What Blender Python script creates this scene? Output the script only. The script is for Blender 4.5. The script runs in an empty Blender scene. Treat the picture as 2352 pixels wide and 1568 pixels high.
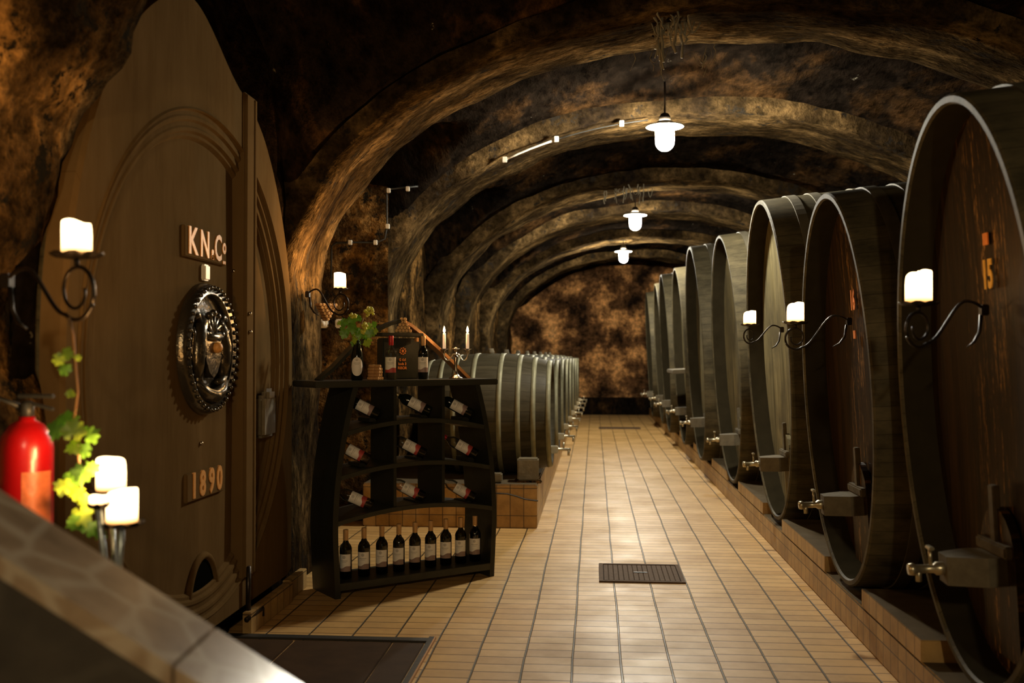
import bpy, bmesh, math, random
from mathutils import Vector, Matrix, Euler, noise
random.seed(7)
PI = math.pi
C = bpy.context.scene.collection
R = math.radians

# ------------------------------------------------------------------ camera
F = 2352 * 35.0 / 36.0
YAW, PITCH, CZ = R(4.72), R(0.83), 1.58
cam_d = bpy.data.cameras.new('camera')
cam_d.lens = 35; cam_d.sensor_width = 36; cam_d.clip_end = 100; cam_d.clip_start = 0.05
cam = bpy.data.objects.new('camera', cam_d); C.objects.link(cam)
cam.location = (0, 0, CZ); cam.rotation_euler = (PI/2 + PITCH, 0, YAW)
cam_d.dof.use_dof = True; cam_d.dof.focus_distance = 6.8; cam_d.dof.aperture_fstop = 2.0
bpy.context.scene.camera = cam
RM = Euler((PI/2 + PITCH, 0, YAW)).to_matrix()
O = Vector((0, 0, CZ))
def ray(px, py): return RM @ Vector(((px-1176)/F, (784-py)/F, -1))
def atY(px, py, Y): d = ray(px, py); return O + d*(Y/d.y)
def atX(px, py, X): d = ray(px, py); return O + d*(X/d.x)
def atZ(px, py, Z): d = ray(px, py); return O + d*((Z-CZ)/d.z)
def atPlane(px, py, p, n):
    d = ray(px, py); return O + d*((Vector(p)-O).dot(Vector(n))/d.dot(Vector(n)))
def fbm(p, s=1.0, o=4):
    v = 0; a = 1.0; q = Vector(p)*s
    for i in range(o):
        v += a*noise.noise(q); a *= .5; q = q*2.03
    return v

# ------------------------------------------------------------------ materials
class NT:
    def __init__(s, name):
        s.m = bpy.data.materials.new(name); s.m.use_nodes = True
        s.t = s.m.node_tree; s.t.nodes.clear()
        s.out = s.t.nodes.new('ShaderNodeOutputMaterial')
    def n(s, typ, **kw):
        nd = s.t.nodes.new('ShaderNode'+typ)
        for k, v in kw.items():
            if k in nd.inputs: nd.inputs[k].default_value = v
            else: setattr(nd, k, v)
        return nd
    def l(s, a, b): s.t.links.new(a, b)
    def math(s, op, a, b=None, c=None):
        nd = s.t.nodes.new('ShaderNodeMath'); nd.operation = op
        for i, v in enumerate((a, b, c)):
            if v is None: continue
            if hasattr(v, 'is_linked') or hasattr(v, 'node'): s.l(v, nd.inputs[i])
            else: nd.inputs[i].default_value = v
        return nd.outputs[0]
    def coord(s, scale=(1,1,1), rot=(0,0,0)):
        tc = s.n('TexCoord'); mp = s.n('Mapping')
        mp.inputs['Scale'].default_value = scale; mp.inputs['Rotation'].default_value = rot
        s.l(tc.outputs['Object'], mp.inputs[0]); return mp.outputs[0]
    def noise(s, co, scale, detail=5, rough=.55):
        nd = s.n('TexNoise'); nd.inputs['Scale'].default_value = scale
        nd.inputs['Detail'].default_value = detail; nd.inputs['Roughness'].default_value = rough
        s.l(co, nd.inputs['Vector']); return nd.outputs['Fac']
    def ramp(s, fac, stops):
        r = s.n('ValToRGB'); e = r.color_ramp.elements
        while len(e) < len(stops): e.new(.5)
        for i, (p, c) in enumerate(stops):
            e[i].position = p; e[i].color = (*c, 1)
        s.l(fac, r.inputs[0]); return r.outputs[0]
    def mix(s, fac, a, b, bt='MIX'):
        m = s.t.nodes.new('ShaderNodeMixRGB'); m.blend_type = bt
        for i, v in enumerate((fac, a, b)):
            if isinstance(v, (int, float)): m.inputs[i].default_value = v
            elif isinstance(v, tuple): m.inputs[i].default_value = (*v, 1)
            else: s.l(v, m.inputs[i])
        return m.outputs[0]
    def bsdf(s, color, rough=.7, metal=0, bump=None, bd=.02, bs=1.0, spec=.5, **kw):
        b = s.n('BsdfPrincipled')
        for key, v in (('Base Color', color), ('Roughness', rough), ('Metallic', metal), ('Specular IOR Level', spec)):
            if isinstance(v, tuple): b.inputs[key].default_value = (*v, 1)
            elif isinstance(v, (int, float)): b.inputs[key].default_value = v
            else: s.l(v, b.inputs[key])
        for k, v in kw.items(): b.inputs[k.replace('_', ' ')].default_value = v
        if bump is not None:
            bn = s.n('Bump'); bn.inputs['Distance'].default_value = bd; bn.inputs['Strength'].default_value = bs
            s.l(bump, bn.inputs['Height']); s.l(bn.outputs[0], b.inputs['Normal'])
        s.l(b.outputs[0], s.out.inputs[0]); return b

def plain(name, col, rough=.6, metal=0, nz=.25, sc=30, bd=.002, spec=.5):
    t = NT(name); co = t.coord(); f = t.noise(co, sc, 4)
    c = t.mix(f, tuple(x*(1-nz) for x in col), tuple(min(1, x*(1+nz)) for x in col))
    t.bsdf(c, rough, metal, f, bd, 1, spec); return t.m
def rock(name, stops, sc=1.2, bd=.05, streak=(1,1,1), rough=.85, fleck=None, fl=(.62,.68)):
    t = NT(name); co = t.coord(streak)
    f = t.noise(co, sc, 6, .68); c = t.ramp(f, stops)
    f2 = t.noise(co, sc*9, 4, .7)
    c = t.mix(.75, c, t.ramp(f2, [(.33, (.12,.12,.12)), (.66, (1.7,1.6,1.45))]), 'MULTIPLY')
    if fleck:
        f3 = t.noise(co, sc*3.3, 5, .75)
        msk = t.ramp(f3, [(fl[0], (0,0,0)), (fl[1], (1,1,1))])
        c = t.mix(msk, c, fleck)
    h = t.math('ADD', f, t.math('MULTIPLY', f2, .35))
    t.bsdf(c, rough, 0, h, bd, 1, 0.0); return t.m
def stripes(t, u, w, depth=.06):
    """groove mask (1 in groove) for coordinate u with period w, and a random value per board"""
    q = t.math('DIVIDE', u, w); fr = t.math('FRACT', q); fl = t.math('FLOOR', q)
    d = t.math('ABSOLUTE', t.math('SUBTRACT', fr, .5))
    g = t.math('GREATER_THAN', d, .5 - depth)
    wn = t.n('TexWhiteNoise', noise_dimensions='1D'); t.l(fl, wn.inputs['W'])
    return g, wn.outputs['Value']
def wood(name, dark, light, mode='angle', period=.13, rv=.45, gd=.75, rough=.6, grain=(2,2,2), bd=.004, groove=.05, spec=.12, blot=None, drips=False):
    """mode angle: staves round the x axis; y / x / z: boards across that axis"""
    t = NT(name); tc = t.n('TexCoord'); sep = t.n('SeparateXYZ'); t.l(tc.outputs['Object'], sep.inputs[0])
    if mode == 'angle': u = t.math('ARCTAN2', sep.outputs[2], sep.outputs[1])
    else: u = sep.outputs['XYZ'.index(mode.upper())]
    g, rnd = stripes(t, u, period, groove)
    co = t.coord(grain)
    f = t.noise(co, 3, 5, .7); c = t.ramp(f, [(.3, dark), (.7, light)])
    c = t.mix(rv, c, t.ramp(rnd, [(0, (.55,.55,.55)), (1, (1.35,1.3,1.2))]), 'MULTIPLY')
    if blot:
        f2 = t.noise(t.coord(), 2.2, 6, .65); c = t.mix(t.ramp(f2, [(.45, (0,0,0)), (.65, (1,1,1))]), c, blot)
    if drips:
        f3 = t.noise(t.coord((1, 26, 1.7)), 1.6, 6, .75); f4 = t.noise(t.coord((1, 30, 9)), 2.5, 4, .7)
        yy = t.math('ABSOLUTE', t.math('SUBTRACT', sep.outputs[1], .05))
        band = t.ramp(yy, [(.02, (1,1,1)), (.30, (0,0,0))])
        mk = t.math('MULTIPLY', t.math('MULTIPLY', t.ramp(f3, [(.52, (0,0,0)), (.60, (1,1,1))]), t.ramp(f4, [(.45, (0,0,0)), (.58, (1,1,1))])), band)
        c = t.mix(mk, c, (.42,.22,.07))
    c = t.mix(t.math('MULTIPLY', g, gd), c, tuple(x*.15 for x in dark))
    h = t.math('SUBTRACT', t.math('MULTIPLY', f, .5), g)
    t.bsdf(c, rough, 0, h, bd, .8, spec); return t.m
def emis(name, col, st):
    t = NT(name); e = t.n('Emission'); e.inputs[0].default_value = (*col, 1); e.inputs[1].default_value = st
    t.l(e.outputs[0], t.out.inputs[0]); return t.m
def thin_glass(name, tint, refl=.12, rough=.03):
    t = NT(name); tr = t.n('BsdfTransparent'); tr.inputs[0].default_value = (*tint, 1)
    gl = t.n('BsdfGlossy'); gl.inputs['Roughness'].default_value = rough
    fr = t.n('Fresnel'); fr.inputs[0].default_value = 1.5
    mx = t.n('MixShader'); t.l(t.math('ADD', t.math('MULTIPLY', fr.outputs[0], .8), refl*.4), mx.inputs[0])
    t.l(tr.outputs[0], mx.inputs[1]); t.l(gl.outputs[0], mx.inputs[2]); t.l(mx.outputs[0], t.out.inputs[0]); return t.m

def tile_floor():
    t = NT('floor_tile'); tc = t.n('TexCoord'); sep = t.n('SeparateXYZ'); t.l(tc.outputs['Object'], sep.inputs[0])
    co0 = t.coord(); wob = t.noise(co0, .9, 3)
    x = t.math('ADD', sep.outputs[0], t.math('MULTIPLY', wob, .02))
    qx = t.math('DIVIDE', t.math('ADD', x, 25.104), .25)
    cx = t.math('FLOOR', qx); fx = t.math('ABSOLUTE', t.math('SUBTRACT', t.math('FRACT', qx), .5))
    wn = t.n('TexWhiteNoise', noise_dimensions='1D'); t.l(cx, wn.inputs['W'])
    y = t.math('ADD', sep.outputs[1], t.math('MULTIPLY', wn.outputs['Value'], .05))
    qy = t.math('DIVIDE', t.math('ADD', y, 5.0), .125)
    cy = t.math('FLOOR', qy); fy = t.math('ABSOLUTE', t.math('SUBTRACT', t.math('FRACT', qy), .5))
    gx = t.ramp(fx, [(.474, (0,0,0)), (.486, (1,1,1))]); gy = t.ramp(fy, [(.455, (0,0,0)), (.478, (1,1,1))])
    cmb = t.n('CombineXYZ'); t.l(cx, cmb.inputs[0]); t.l(cy, cmb.inputs[1])
    w2 = t.n('TexWhiteNoise', noise_dimensions='3D'); t.l(cmb.outputs[0], w2.inputs['Vector'])
    base = t.ramp(w2.outputs['Value'], [(0, (.53,.31,.105)), (.5, (.60,.36,.13)), (1, (.67,.42,.165))])
    f = t.noise(co0, 1.6, 5, .7); base = t.mix(.6, base, t.ramp(f, [(.3, (.62,.58,.5)), (.62, (1.1,1.1,1.1))]), 'MULTIPLY')
    f2 = t.noise(co0, 14, 4, .7)
    st = t.ramp(f2, [(.68, (0,0,0)), (.78, (1,1,1))]); base = t.mix(t.mix(.5, st, (0,0,0)), base, (.14,.09,.04))
    c = t.mix(gy, base, (.12,.065,.024)); c = t.mix(gx, c, (.06,.042,.018))
    rg = t.ramp(f, [(.3, (.62,.62,.62)), (.7, (.40,.40,.40))])
    g = t.math('MAXIMUM', t.math('MULTIPLY', gx, 1.5), gy)
    h = t.math('SUBTRACT', t.math('MULTIPLY', f2, .15), g)
    t.bsdf(c, rg, 0, h, .004, .8, .32); return t.m
def tile_wall(name, axis, c1, c2):
    t = NT(name); tc = t.n('TexCoord'); sep = t.n('SeparateXYZ'); t.l(tc.outputs['Object'], sep.inputs[0])
    qx = t.math('DIVIDE', t.math('ADD', sep.outputs[axis], 20.02), .125); qz = t.math('DIVIDE', t.math('ADD', sep.outputs[2], .384), .25)
    fx = t.math('ABSOLUTE', t.math('SUBTRACT', t.math('FRACT', qx), .5)); fz = t.math('ABSOLUTE', t.math('SUBTRACT', t.math('FRACT', qz), .5))
    g = t.math('MAXIMUM', t.math('GREATER_THAN', fx, .475), t.math('GREATER_THAN', fz, .488))
    cmb = t.n('CombineXYZ'); t.l(t.math('FLOOR', qx), cmb.inputs[0]); t.l(t.math('FLOOR', qz), cmb.inputs[1])
    w2 = t.n('TexWhiteNoise', noise_dimensions='3D'); t.l(cmb.outputs[0], w2.inputs['Vector'])
    c = t.ramp(w2.outputs['Value'], [(0, c1), (1, c2)])
    f = t.noise(t.coord(), 5, 7, .7); c = t.mix(.6, c, t.ramp(f, [(.35, (.45,.4,.35)), (.65, (1.1,1.1,1.1))]), 'MULTIPLY')
    c = t.mix(g, c, (.05,.03,.015))
    t.bsdf(c, .5, 0, t.math('SUBTRACT', 1, g), .004, .8); return t.m

M = {}
M['floor'] = tile_floor()
M['tile_x'] = tile_wall('plinth_tile_front', 0, (.42,.24,.07), (.55,.33,.11))
M['tile_y'] = tile_wall('plinth_tile_side', 1, (.40,.24,.08), (.52,.34,.13))
M['vault'] = rock('sooty_vault', [(.32, (.004,.0035,.003)), (.52, (.010,.007,.005)), (.63, (.045,.024,.010)), (.8, (.17,.085,.03))], .8, .05, (1.6,.6,1), fleck=(.36,.33,.25), fl=(.68,.76))
M['rib'] = rock('rib_plaster', [(.34, (.010,.007,.005)), (.5, (.04,.026,.012)), (.63, (.14,.09,.038)), (.8, (.32,.22,.10))], 1.7, .05, (.8,1.6,.8), fleck=(.02,.016,.012), fl=(.57,.63))
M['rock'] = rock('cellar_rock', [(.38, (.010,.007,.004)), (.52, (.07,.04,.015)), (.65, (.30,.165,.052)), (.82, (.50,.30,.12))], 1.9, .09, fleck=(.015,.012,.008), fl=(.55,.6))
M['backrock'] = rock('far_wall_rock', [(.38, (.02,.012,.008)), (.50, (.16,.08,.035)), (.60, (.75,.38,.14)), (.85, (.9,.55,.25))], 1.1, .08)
M['cask_body'] = wood('old_cask_staves', (.028,.025,.015), (.125,.103,.058), 'angle', .085, .3, .45, .6, (.8,2,2), .002, .025)
M['cask_head'] = wood('old_cask_head_boards', (.08,.068,.034), (.27,.23,.125), 'y', .15, .5, .6, .5, (5,7,.5), .003, .02, blot=(.10,.085,.05))
M['cask_dark'] = wood('dark_head_boards', (.010,.006,.003), (.045,.023,.008), 'y', .15, .4, .6, .42, (5,9,.6), .004, .02, .2, drips=True)  # darker brown boards for the heads of the two nearest casks
M['cask_iron'] = plain('aged_hoop_iron', (.13,.115,.08), .6, .35, .4, 12)
M['barrel_body'] = wood('dark_barrel_staves', (.030,.026,.015), (.065,.055,.034), 'angle', .17, .4, .5, .5, (.8,6,6), .003, .025)
M['barrel_hoop'] = plain('galvanised_hoop', (.22,.21,.13), .6, .3, .45, 14)
M['paint_head'] = wood('brown_painted_oak', (.105,.063,.024), (.15,.093,.038), 'y', .22, .08, .25, .75, (1.5,2,.4), .0008, .004, .0)
M['chime_inner'] = plain('shaded_inner_chime', (.026,.021,.012), .8, 0, .4, 8, .003, 0)  # shade inside the chime put into a darker stave colour
M['paint_trim'] = plain('brown_painted_trim', (.13,.079,.032), .8, 0, .15, 6, .002, 0)
M['gold'] = plain('worn_gold_paint', (.72,.34,.09), .55, .1, .35, 60)
M['orange'] = plain('orange_paint', (.7,.22,.04), .55, 0, .3, 60)
M['yellow'] = plain('yellow_paint', (.75,.42,.06), .5, 0, .3, 60)
M['bronze'] = plain('polished_dark_bronze', (.10,.085,.06), .22, .75, .3, 25, .004)
M['blackwood'] = plain('black_stained_rack_wood', (.016,.017,.012), .4, 0, .4, 14)
M['blackwood2'] = plain('black_stained_shelf_wood', (.032,.032,.023), .36, 0, .4, 14)
M['stavewood'] = plain('brown_stave_wood', (.26,.13,.05), .5, 0, .4, 20)
M['iron'] = plain('wrought_iron', (.035,.026,.018), .38, .7, .4, 40)
M['silver'] = plain('tarnished_silver', (.62,.56,.46), .18, 1, .15, 30)
M['brass'] = plain('tap_brass', (.45,.40,.28), .3, .8, .2, 30)
M['oldwood'] = plain('weathered_block_wood', (.15,.12,.07), .7, 0, .4, 16, .004)
M['tapblock'] = plain('weathered_tap_wood', (.13,.11,.075), .8, 0, .5, 18, .004, .1)
M['cork'] = plain('cork', (.50,.26,.10), .8, 0, .35, 90)
M['corkend'] = plain('cork_end', (.78,.48,.22), .8, 0, .25, 90)
M['leaf'] = plain('vine_leaf', (.13,.30,.03), .45, 0, .5, 20)
M['leaf2'] = plain('young_vine_leaf', (.32,.46,.04), .45, 0, .4, 20)
M['hops'] = plain('green_hops', (.60,.60,.08), .5, 0, .3, 60)
M['stem'] = plain('vine_stem', (.20,.10,.03), .6)
M['white_plastic'] = plain('white_plastic', (.72,.66,.55), .35, 0, .05, 10)
M['red'] = plain('extinguisher_red', (.32,.004,.006), .28, 0, .1, 10)
M['red_label'] = plain('extinguisher_label', (.5,.13,.05), .4, 0, .5, 40)
M['black'] = plain('black_rubber', (.02,.02,.018), .5)
M['grate'] = plain('cast_iron_grate', (.12,.075,.045), .75, 0, .4, 50, .002, .1)
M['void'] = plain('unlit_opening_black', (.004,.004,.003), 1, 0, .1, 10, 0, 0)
M['slot'] = plain('grate_slit_dark', (.025,.017,.012), .9, 0, .3, 30, .001, .05)  # dark brown sheet seen between the bars of the drain cover
M['boards'] = plain('dark_pit_boards', (.055,.030,.014), .7, 0, .5, 6, .002, .1)
M['enamel'] = plain('white_enamel', (.85,.87,.84), .3, 0, .03, 10)
M['cobweb'] = plain('dusty_cobweb', (.22,.19,.13), .9)
M['lamp_glow'] = emis('lamp_glass', (1.0, .93, .76), 900)
M['flame'] = emis('flame', (1, .62, .25), 28)
M['capsule_red'] = plain('red_foil', (.45,.01,.015), .3, .2, .1)
M['capsule_tan'] = plain('tan_foil', (.62,.36,.15), .35, .2, .15)
M['capsule_gold'] = plain('gold_foil', (.55,.42,.2), .3, .5, .15)
M['glass_green'] = thin_glass('olive_bottle_glass', (.10,.10,.012), .1)
M['glass_clear'] = thin_glass('clear_bottle_glass', (.88,.86,.82), .1)
M['glass_black'] = plain('black_bottle_glass', (.008,.009,.006), .08, 0, .1, 10, 0, .6)
M['paper'] = plain('candle_wax_cold', (.8,.74,.6), .5, 0, .05)

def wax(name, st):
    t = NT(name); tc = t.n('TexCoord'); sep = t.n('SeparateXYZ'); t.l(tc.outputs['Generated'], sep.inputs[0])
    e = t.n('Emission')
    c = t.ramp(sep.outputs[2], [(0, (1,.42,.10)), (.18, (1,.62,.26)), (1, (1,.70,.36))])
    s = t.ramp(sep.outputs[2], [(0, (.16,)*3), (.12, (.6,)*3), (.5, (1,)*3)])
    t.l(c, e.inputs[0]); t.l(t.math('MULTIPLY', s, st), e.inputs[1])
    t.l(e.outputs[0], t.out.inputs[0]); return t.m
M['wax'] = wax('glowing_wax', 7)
def label_mat(name, hill, hh=.024, slope=.25, oval=False):
    t = NT(name); tc = t.n('TexCoord'); sep = t.n('SeparateXYZ'); t.l(tc.outputs['Object'], sep.inputs[0])
    x, z = sep.outputs[0], sep.outputs[2]
    wave = t.math('MULTIPLY', t.math('SINE', t.math('MULTIPLY', x, 120)), .0035)
    edge = t.math('ADD', t.math('ADD', t.math('MULTIPLY', x, slope), wave), .052+hh)
    m = t.math('LESS_THAN', z, edge)
    dx = t.math('MULTIPLY', x, x); dz = t.math('SUBTRACT', z, .138); r = t.math('SQRT', t.math('ADD', dx, t.math('MULTIPLY', dz, dz)))
    ring = t.math('MULTIPLY', t.math('LESS_THAN', r, .010), .45)
    tx = t.math('MULTIPLY', t.math('LESS_THAN', t.math('ABSOLUTE', t.math('SUBTRACT', z, .116)), .002), t.math('LESS_THAN', t.math('ABSOLUTE', x), .022))
    tx2 = t.math('MULTIPLY', t.math('LESS_THAN', t.math('ABSOLUTE', t.math('SUBTRACT', z, .107)), .0012), t.math('LESS_THAN', t.math('ABSOLUTE', x), .015))
    ink = t.math('MAXIMUM', ring, t.math('MULTIPLY', t.math('MAXIMUM', tx, tx2), .5))
    c = t.mix(ink, (.92,.87,.80), (.16,.13,.11)); 
    if not oval: c = t.mix(m, c, hill)
    t.bsdf(c, .55); return t.m
M['label_brown'] = label_mat('label_brown_hill', (.30,.20,.17))
M['label_mauve'] = label_mat('label_mauve_hill', (.36,.24,.22))
M['label_red'] = label_mat('label_red_hill', (.50,.07,.06))
M['label_oval'] = label_mat('label_oval', (.5,.4,.3), oval=True)

def stone_cap():
    t = NT('flagstone_cap'); co = t.coord((1,1,1)); v = t.n('TexVoronoi', feature='DISTANCE_TO_EDGE'); v.inputs['Scale'].default_value = 7.5
    t.l(co, v.inputs['Vector']); g = t.ramp(v.outputs['Distance'], [(.03, (1,1,1)), (.10, (0,0,0))])
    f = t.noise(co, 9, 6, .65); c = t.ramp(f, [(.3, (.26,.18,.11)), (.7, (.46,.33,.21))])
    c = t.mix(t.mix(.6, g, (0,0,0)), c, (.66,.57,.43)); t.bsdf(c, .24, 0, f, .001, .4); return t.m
M['cap'] = stone_cap()
def stone_side():
    t = NT('slate_parapet'); co = t.coord(); b = t.n('TexVoronoi', feature='DISTANCE_TO_EDGE'); b.inputs['Scale'].default_value = 4
    t.l(co, b.inputs['Vector']); g = t.ramp(b.outputs['Distance'], [(.02, (1,1,1)), (.06, (0,0,0))])
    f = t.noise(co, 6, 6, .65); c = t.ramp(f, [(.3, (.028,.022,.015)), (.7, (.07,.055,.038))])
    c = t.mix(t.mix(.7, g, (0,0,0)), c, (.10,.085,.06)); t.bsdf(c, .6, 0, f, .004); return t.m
M['side'] = stone_side()

# ------------------------------------------------------------------ mesh builder
class MB:
    def __init__(s): s.v = []; s.f = []; s.sm = []; s.mi = []
    def add(s, vs, fs, smooth=False, mi=0):
        b = len(s.v); s.v += [Vector(v) for v in vs]
        for f in fs: s.f.append([i+b for i in f]); s.sm.append(smooth); s.mi.append(mi)
        return s
    def xf(s, m, start=0):
        for i in range(start, len(s.v)): s.v[i] = m @ s.v[i]
        return s
    def box(s, c, d, m=None, mi=0):
        c = Vector(c); hx, hy, hz = d[0]/2, d[1]/2, d[2]/2
        vs = [Vector((x*hx, y*hy, z*hz)) for x in (-1,1) for y in (-1,1) for z in (-1,1)]
        if m is not None: vs = [m @ v for v in vs]
        return s.add([c+v for v in vs], [(0,1,3,2),(4,6,7,5),(0,4,5,1),(2,3,7,6),(0,2,6,4),(1,5,7,3)], False, mi)
    def bbox(s, c, d, b=.006, m=None, mi=0):
        """box with chamfered edges"""
        bm = bmesh.new(); bmesh.ops.create_cube(bm, size=1)
        bmesh.ops.scale(bm, vec=d, verts=bm.verts)
        bmesh.ops.bevel(bm, geom=bm.edges[:], offset=b, segments=2, affect='EDGES')
        vs = [v.co.copy() for v in bm.verts]; fs = [[v.index for v in f.verts] for f in bm.faces]; bm.free()
        if m is not None: vs = [m @ v for v in vs]
        return s.add([Vector(c)+v for v in vs], fs, False, mi)
    def lathe(s, prof, n=24, axis='z', mi=0, cap=True, m=None):
        vs = []; fs = []
        for (r, h) in prof:
            for i in range(n):
                a = 2*PI*i/n; p = (r*math.cos(a), r*math.sin(a), h)
                if axis == 'x': p = (h, r*math.cos(a), r*math.sin(a))
                if axis == 'y': p = (r*math.sin(a), h, r*math.cos(a))
                vs.append(Vector(p))
        for k in range(len(prof)-1):
            for i in range(n):
                j = (i+1) % n; fs.append((k*n+i, k*n+j, (k+1)*n+j, (k+1)*n+i))
        if cap:
            fs.append(list(range(n))[::-1]); fs.append([(len(prof)-1)*n+i for i in range(n)])
        if m is not None: vs = [m @ v for v in vs]
        return s.add(vs, fs, True, mi)
    def tube(s, pts, r, n=8, mi=0, cap=True, flat=None):
        pts = [Vector(p) for p in pts]; vs = []; fs = []; prev = None
        for k, p in enumerate(pts):
            t = (pts[min(k+1, len(pts)-1)] - pts[max(k-1, 0)]).normalized()
            if prev is None:
                up = Vector((0,0,1)) if abs(t.z) < .9 else Vector((1,0,0))
                a = t.cross(up).normalized()
            else: a = (prev - t*prev.dot(t)).normalized()
            prev = a; b = t.cross(a)
            rr = r[k] if isinstance(r, (list, tuple)) else r
            for i in range(n):
                w = 2*PI*i/n; vs.append(p + a*math.cos(w)*rr + b*math.sin(w)*rr*(flat or 1))
        for k in range(len(pts)-1):
            for i in range(n):
                j = (i+1) % n; fs.append((k*n+i, k*n+j, (k+1)*n+j, (k+1)*n+i))
        if cap: fs.append(list(range(n))[::-1]); fs.append([(len(pts)-1)*n+i for i in range(n)])
        return s.add(vs, fs, True, mi)
    def sphere(s, c, r, n=8, mi=0, sz=1):
        prof = [(max(1e-4, r*math.sin(PI*k/n)), -r*sz*math.cos(PI*k/n)) for k in range(n+1)]
        return s.lathe(prof, n+2, mi=mi, cap=False, m=Matrix.Translation(Vector(c)))
    def prism(s, poly, t, m=None, mi=0):
        """poly in local xy extruded along z by t"""
        n = len(poly); vs = [Vector((x, y, 0)) for x, y in poly] + [Vector((x, y, t)) for x, y in poly]
        fs = [list(range(n))[::-1], [n+i for i in range(n)]] + [(i, (i+1) % n, n+(i+1) % n, n+i) for i in range(n)]
        if m is not None: vs = [m @ v for v in vs]
        return s.add(vs, fs, False, mi)
    def build(s, name, mats, parent=None, loc=None, rot=None):
        me = bpy.data.meshes.new(name); me.from_pydata([tuple(v) for v in s.v], [], s.f)
        if not isinstance(mats, (list, tuple)): mats = [mats]
        for m in mats: me.materials.append(m)
        me.polygons.foreach_set('use_smooth', s.sm); me.polygons.foreach_set('material_index', s.mi)
        bm = bmesh.new(); bm.from_mesh(me); bmesh.ops.recalc_face_normals(bm, faces=bm.faces); bm.to_mesh(me); bm.free()
        me.update()
        o = bpy.data.objects.new(name, me); C.objects.link(o)
        if parent: o.parent = parent
        if loc is not None: o.location = loc
        if rot is not None: o.rotation_euler = rot
        return o
def tag(o, label=None, cat=None, group=None, kind=None):
    if label: o['label'] = label
    if cat: o['category'] = cat
    if group: o['group'] = group
    if kind: o['kind'] = kind
    return o
def struct(o, label=None): o['kind'] = 'structure'; 
def thing(name, label, cat, loc=(0,0,0), rot=(0,0,0), group=None):
    o = bpy.data.objects.new(name, None); C.objects.link(o); o.empty_display_size = .1
    o.location = loc; o.rotation_euler = rot if isinstance(rot, (tuple, list, Euler)) else (0,0,rot)
    return tag(o, label, cat, group)
def copy_tree(o, parent=None):
    c = o.copy(); C.objects.link(c); c.parent = parent
    for ch in list(o.children): copy_tree(ch, c)
    return c
def text_mb(txt, size, depth, sx=1.0, bold=.0, sp=1.0):
    cu = bpy.data.curves.new('t', 'FONT'); cu.body = txt; cu.size = size; cu.extrude = depth; cu.offset = bold
    cu.align_x = 'CENTER'; cu.align_y = 'CENTER'; cu.resolution_u = 3; cu.space_character = sp
    ob = bpy.data.objects.new('t', cu); C.objects.link(ob)
    dg = bpy.context.evaluated_depsgraph_get(); me = bpy.data.meshes.new_from_object(ob.evaluated_get(dg))
    mb = MB(); mb.add([Vector((v.co.x*sx, v.co.y, v.co.z)) for v in me.vertices], [list(p.vertices) for p in me.polygons])
    bpy.data.objects.remove(ob); bpy.data.curves.remove(cu); bpy.data.meshes.remove(me)
    return mb
FACE_PX = Matrix(((0,0,1,0),(1,0,0,0),(0,1,0,0),(0,0,0,1)))      # text x->+Y, y->+Z, normal +X
FACE_NX = Matrix(((0,0,-1,0),(-1,0,0,0),(0,1,0,0),(0,0,0,1)))    # text x->-Y, y->+Z, normal -X

def grid(name, fn, nu, nv, mat, smooth=True, parent=None):
    vs = [fn(i/nu, j/nv) for j in range(nv+1) for i in range(nu+1)]
    fs = [(j*(nu+1)+i, j*(nu+1)+i+1, (j+1)*(nu+1)+i+1, (j+1)*(nu+1)+i) for j in range(nv) for i in range(nu)]
    return MB().add(vs, fs, smooth).build(name, mat, parent)

# ------------------------------------------------------------------ shell
YB = 27.2
CX, CA, CB, CS = 1.0, 3.07, 1.88, 2.0
RIBS = [(2.6, 3.72), (6.6, 7.5), (9.6, 10.55), (13.2, 14.1), (16.1, 17.0), (19.5, 20.5), (23.2, 24.1)]
bays = [(-1.6, 2.6)] + [(RIBS[i][1], RIBS[i+1][0]) for i in range(len(RIBS)-1)] + [(24.1, 27.2)]
XL, XR, XALC = -2.25, 4.25, -2.95
def ceil_z(x, y):
    e = 1 - ((x-CX)/(CA+.18))**2
    z = CS + (CB+.18)*math.sqrt(e) if e > 0 else CS
    for i, (a, b) in enumerate(bays):
        c, r = (a+b)/2, (b-a)/2+.12
        if abs(y-c) < r:
            q = math.sqrt(1-((y-c)/r)**2)
            zz = (2.1+1.75*q) if i == 1 else (2.45+1.15*q)
            if x > CX: zz = 2.35+1.15*q
            z = max(z, zz)
    return z
g_floor = grid('floor', lambda u, v: Vector((-4.6+9.2*u, -5+33*v, 0)), 4, 8, M['floor'], False); struct(g_floor)
def ceil_fn(u, v):
    x = -2.98 + 7.25*u; y = -4.8 + (YB+4.9)*v
    p = Vector((x, y, ceil_z(x, y))); d = fbm(p, 1.3, 4)*.045
    return p + Vector((0, 0, d))
g = grid('ceiling', ceil_fn, 150, 360, M['vault']); struct(g)

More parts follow.
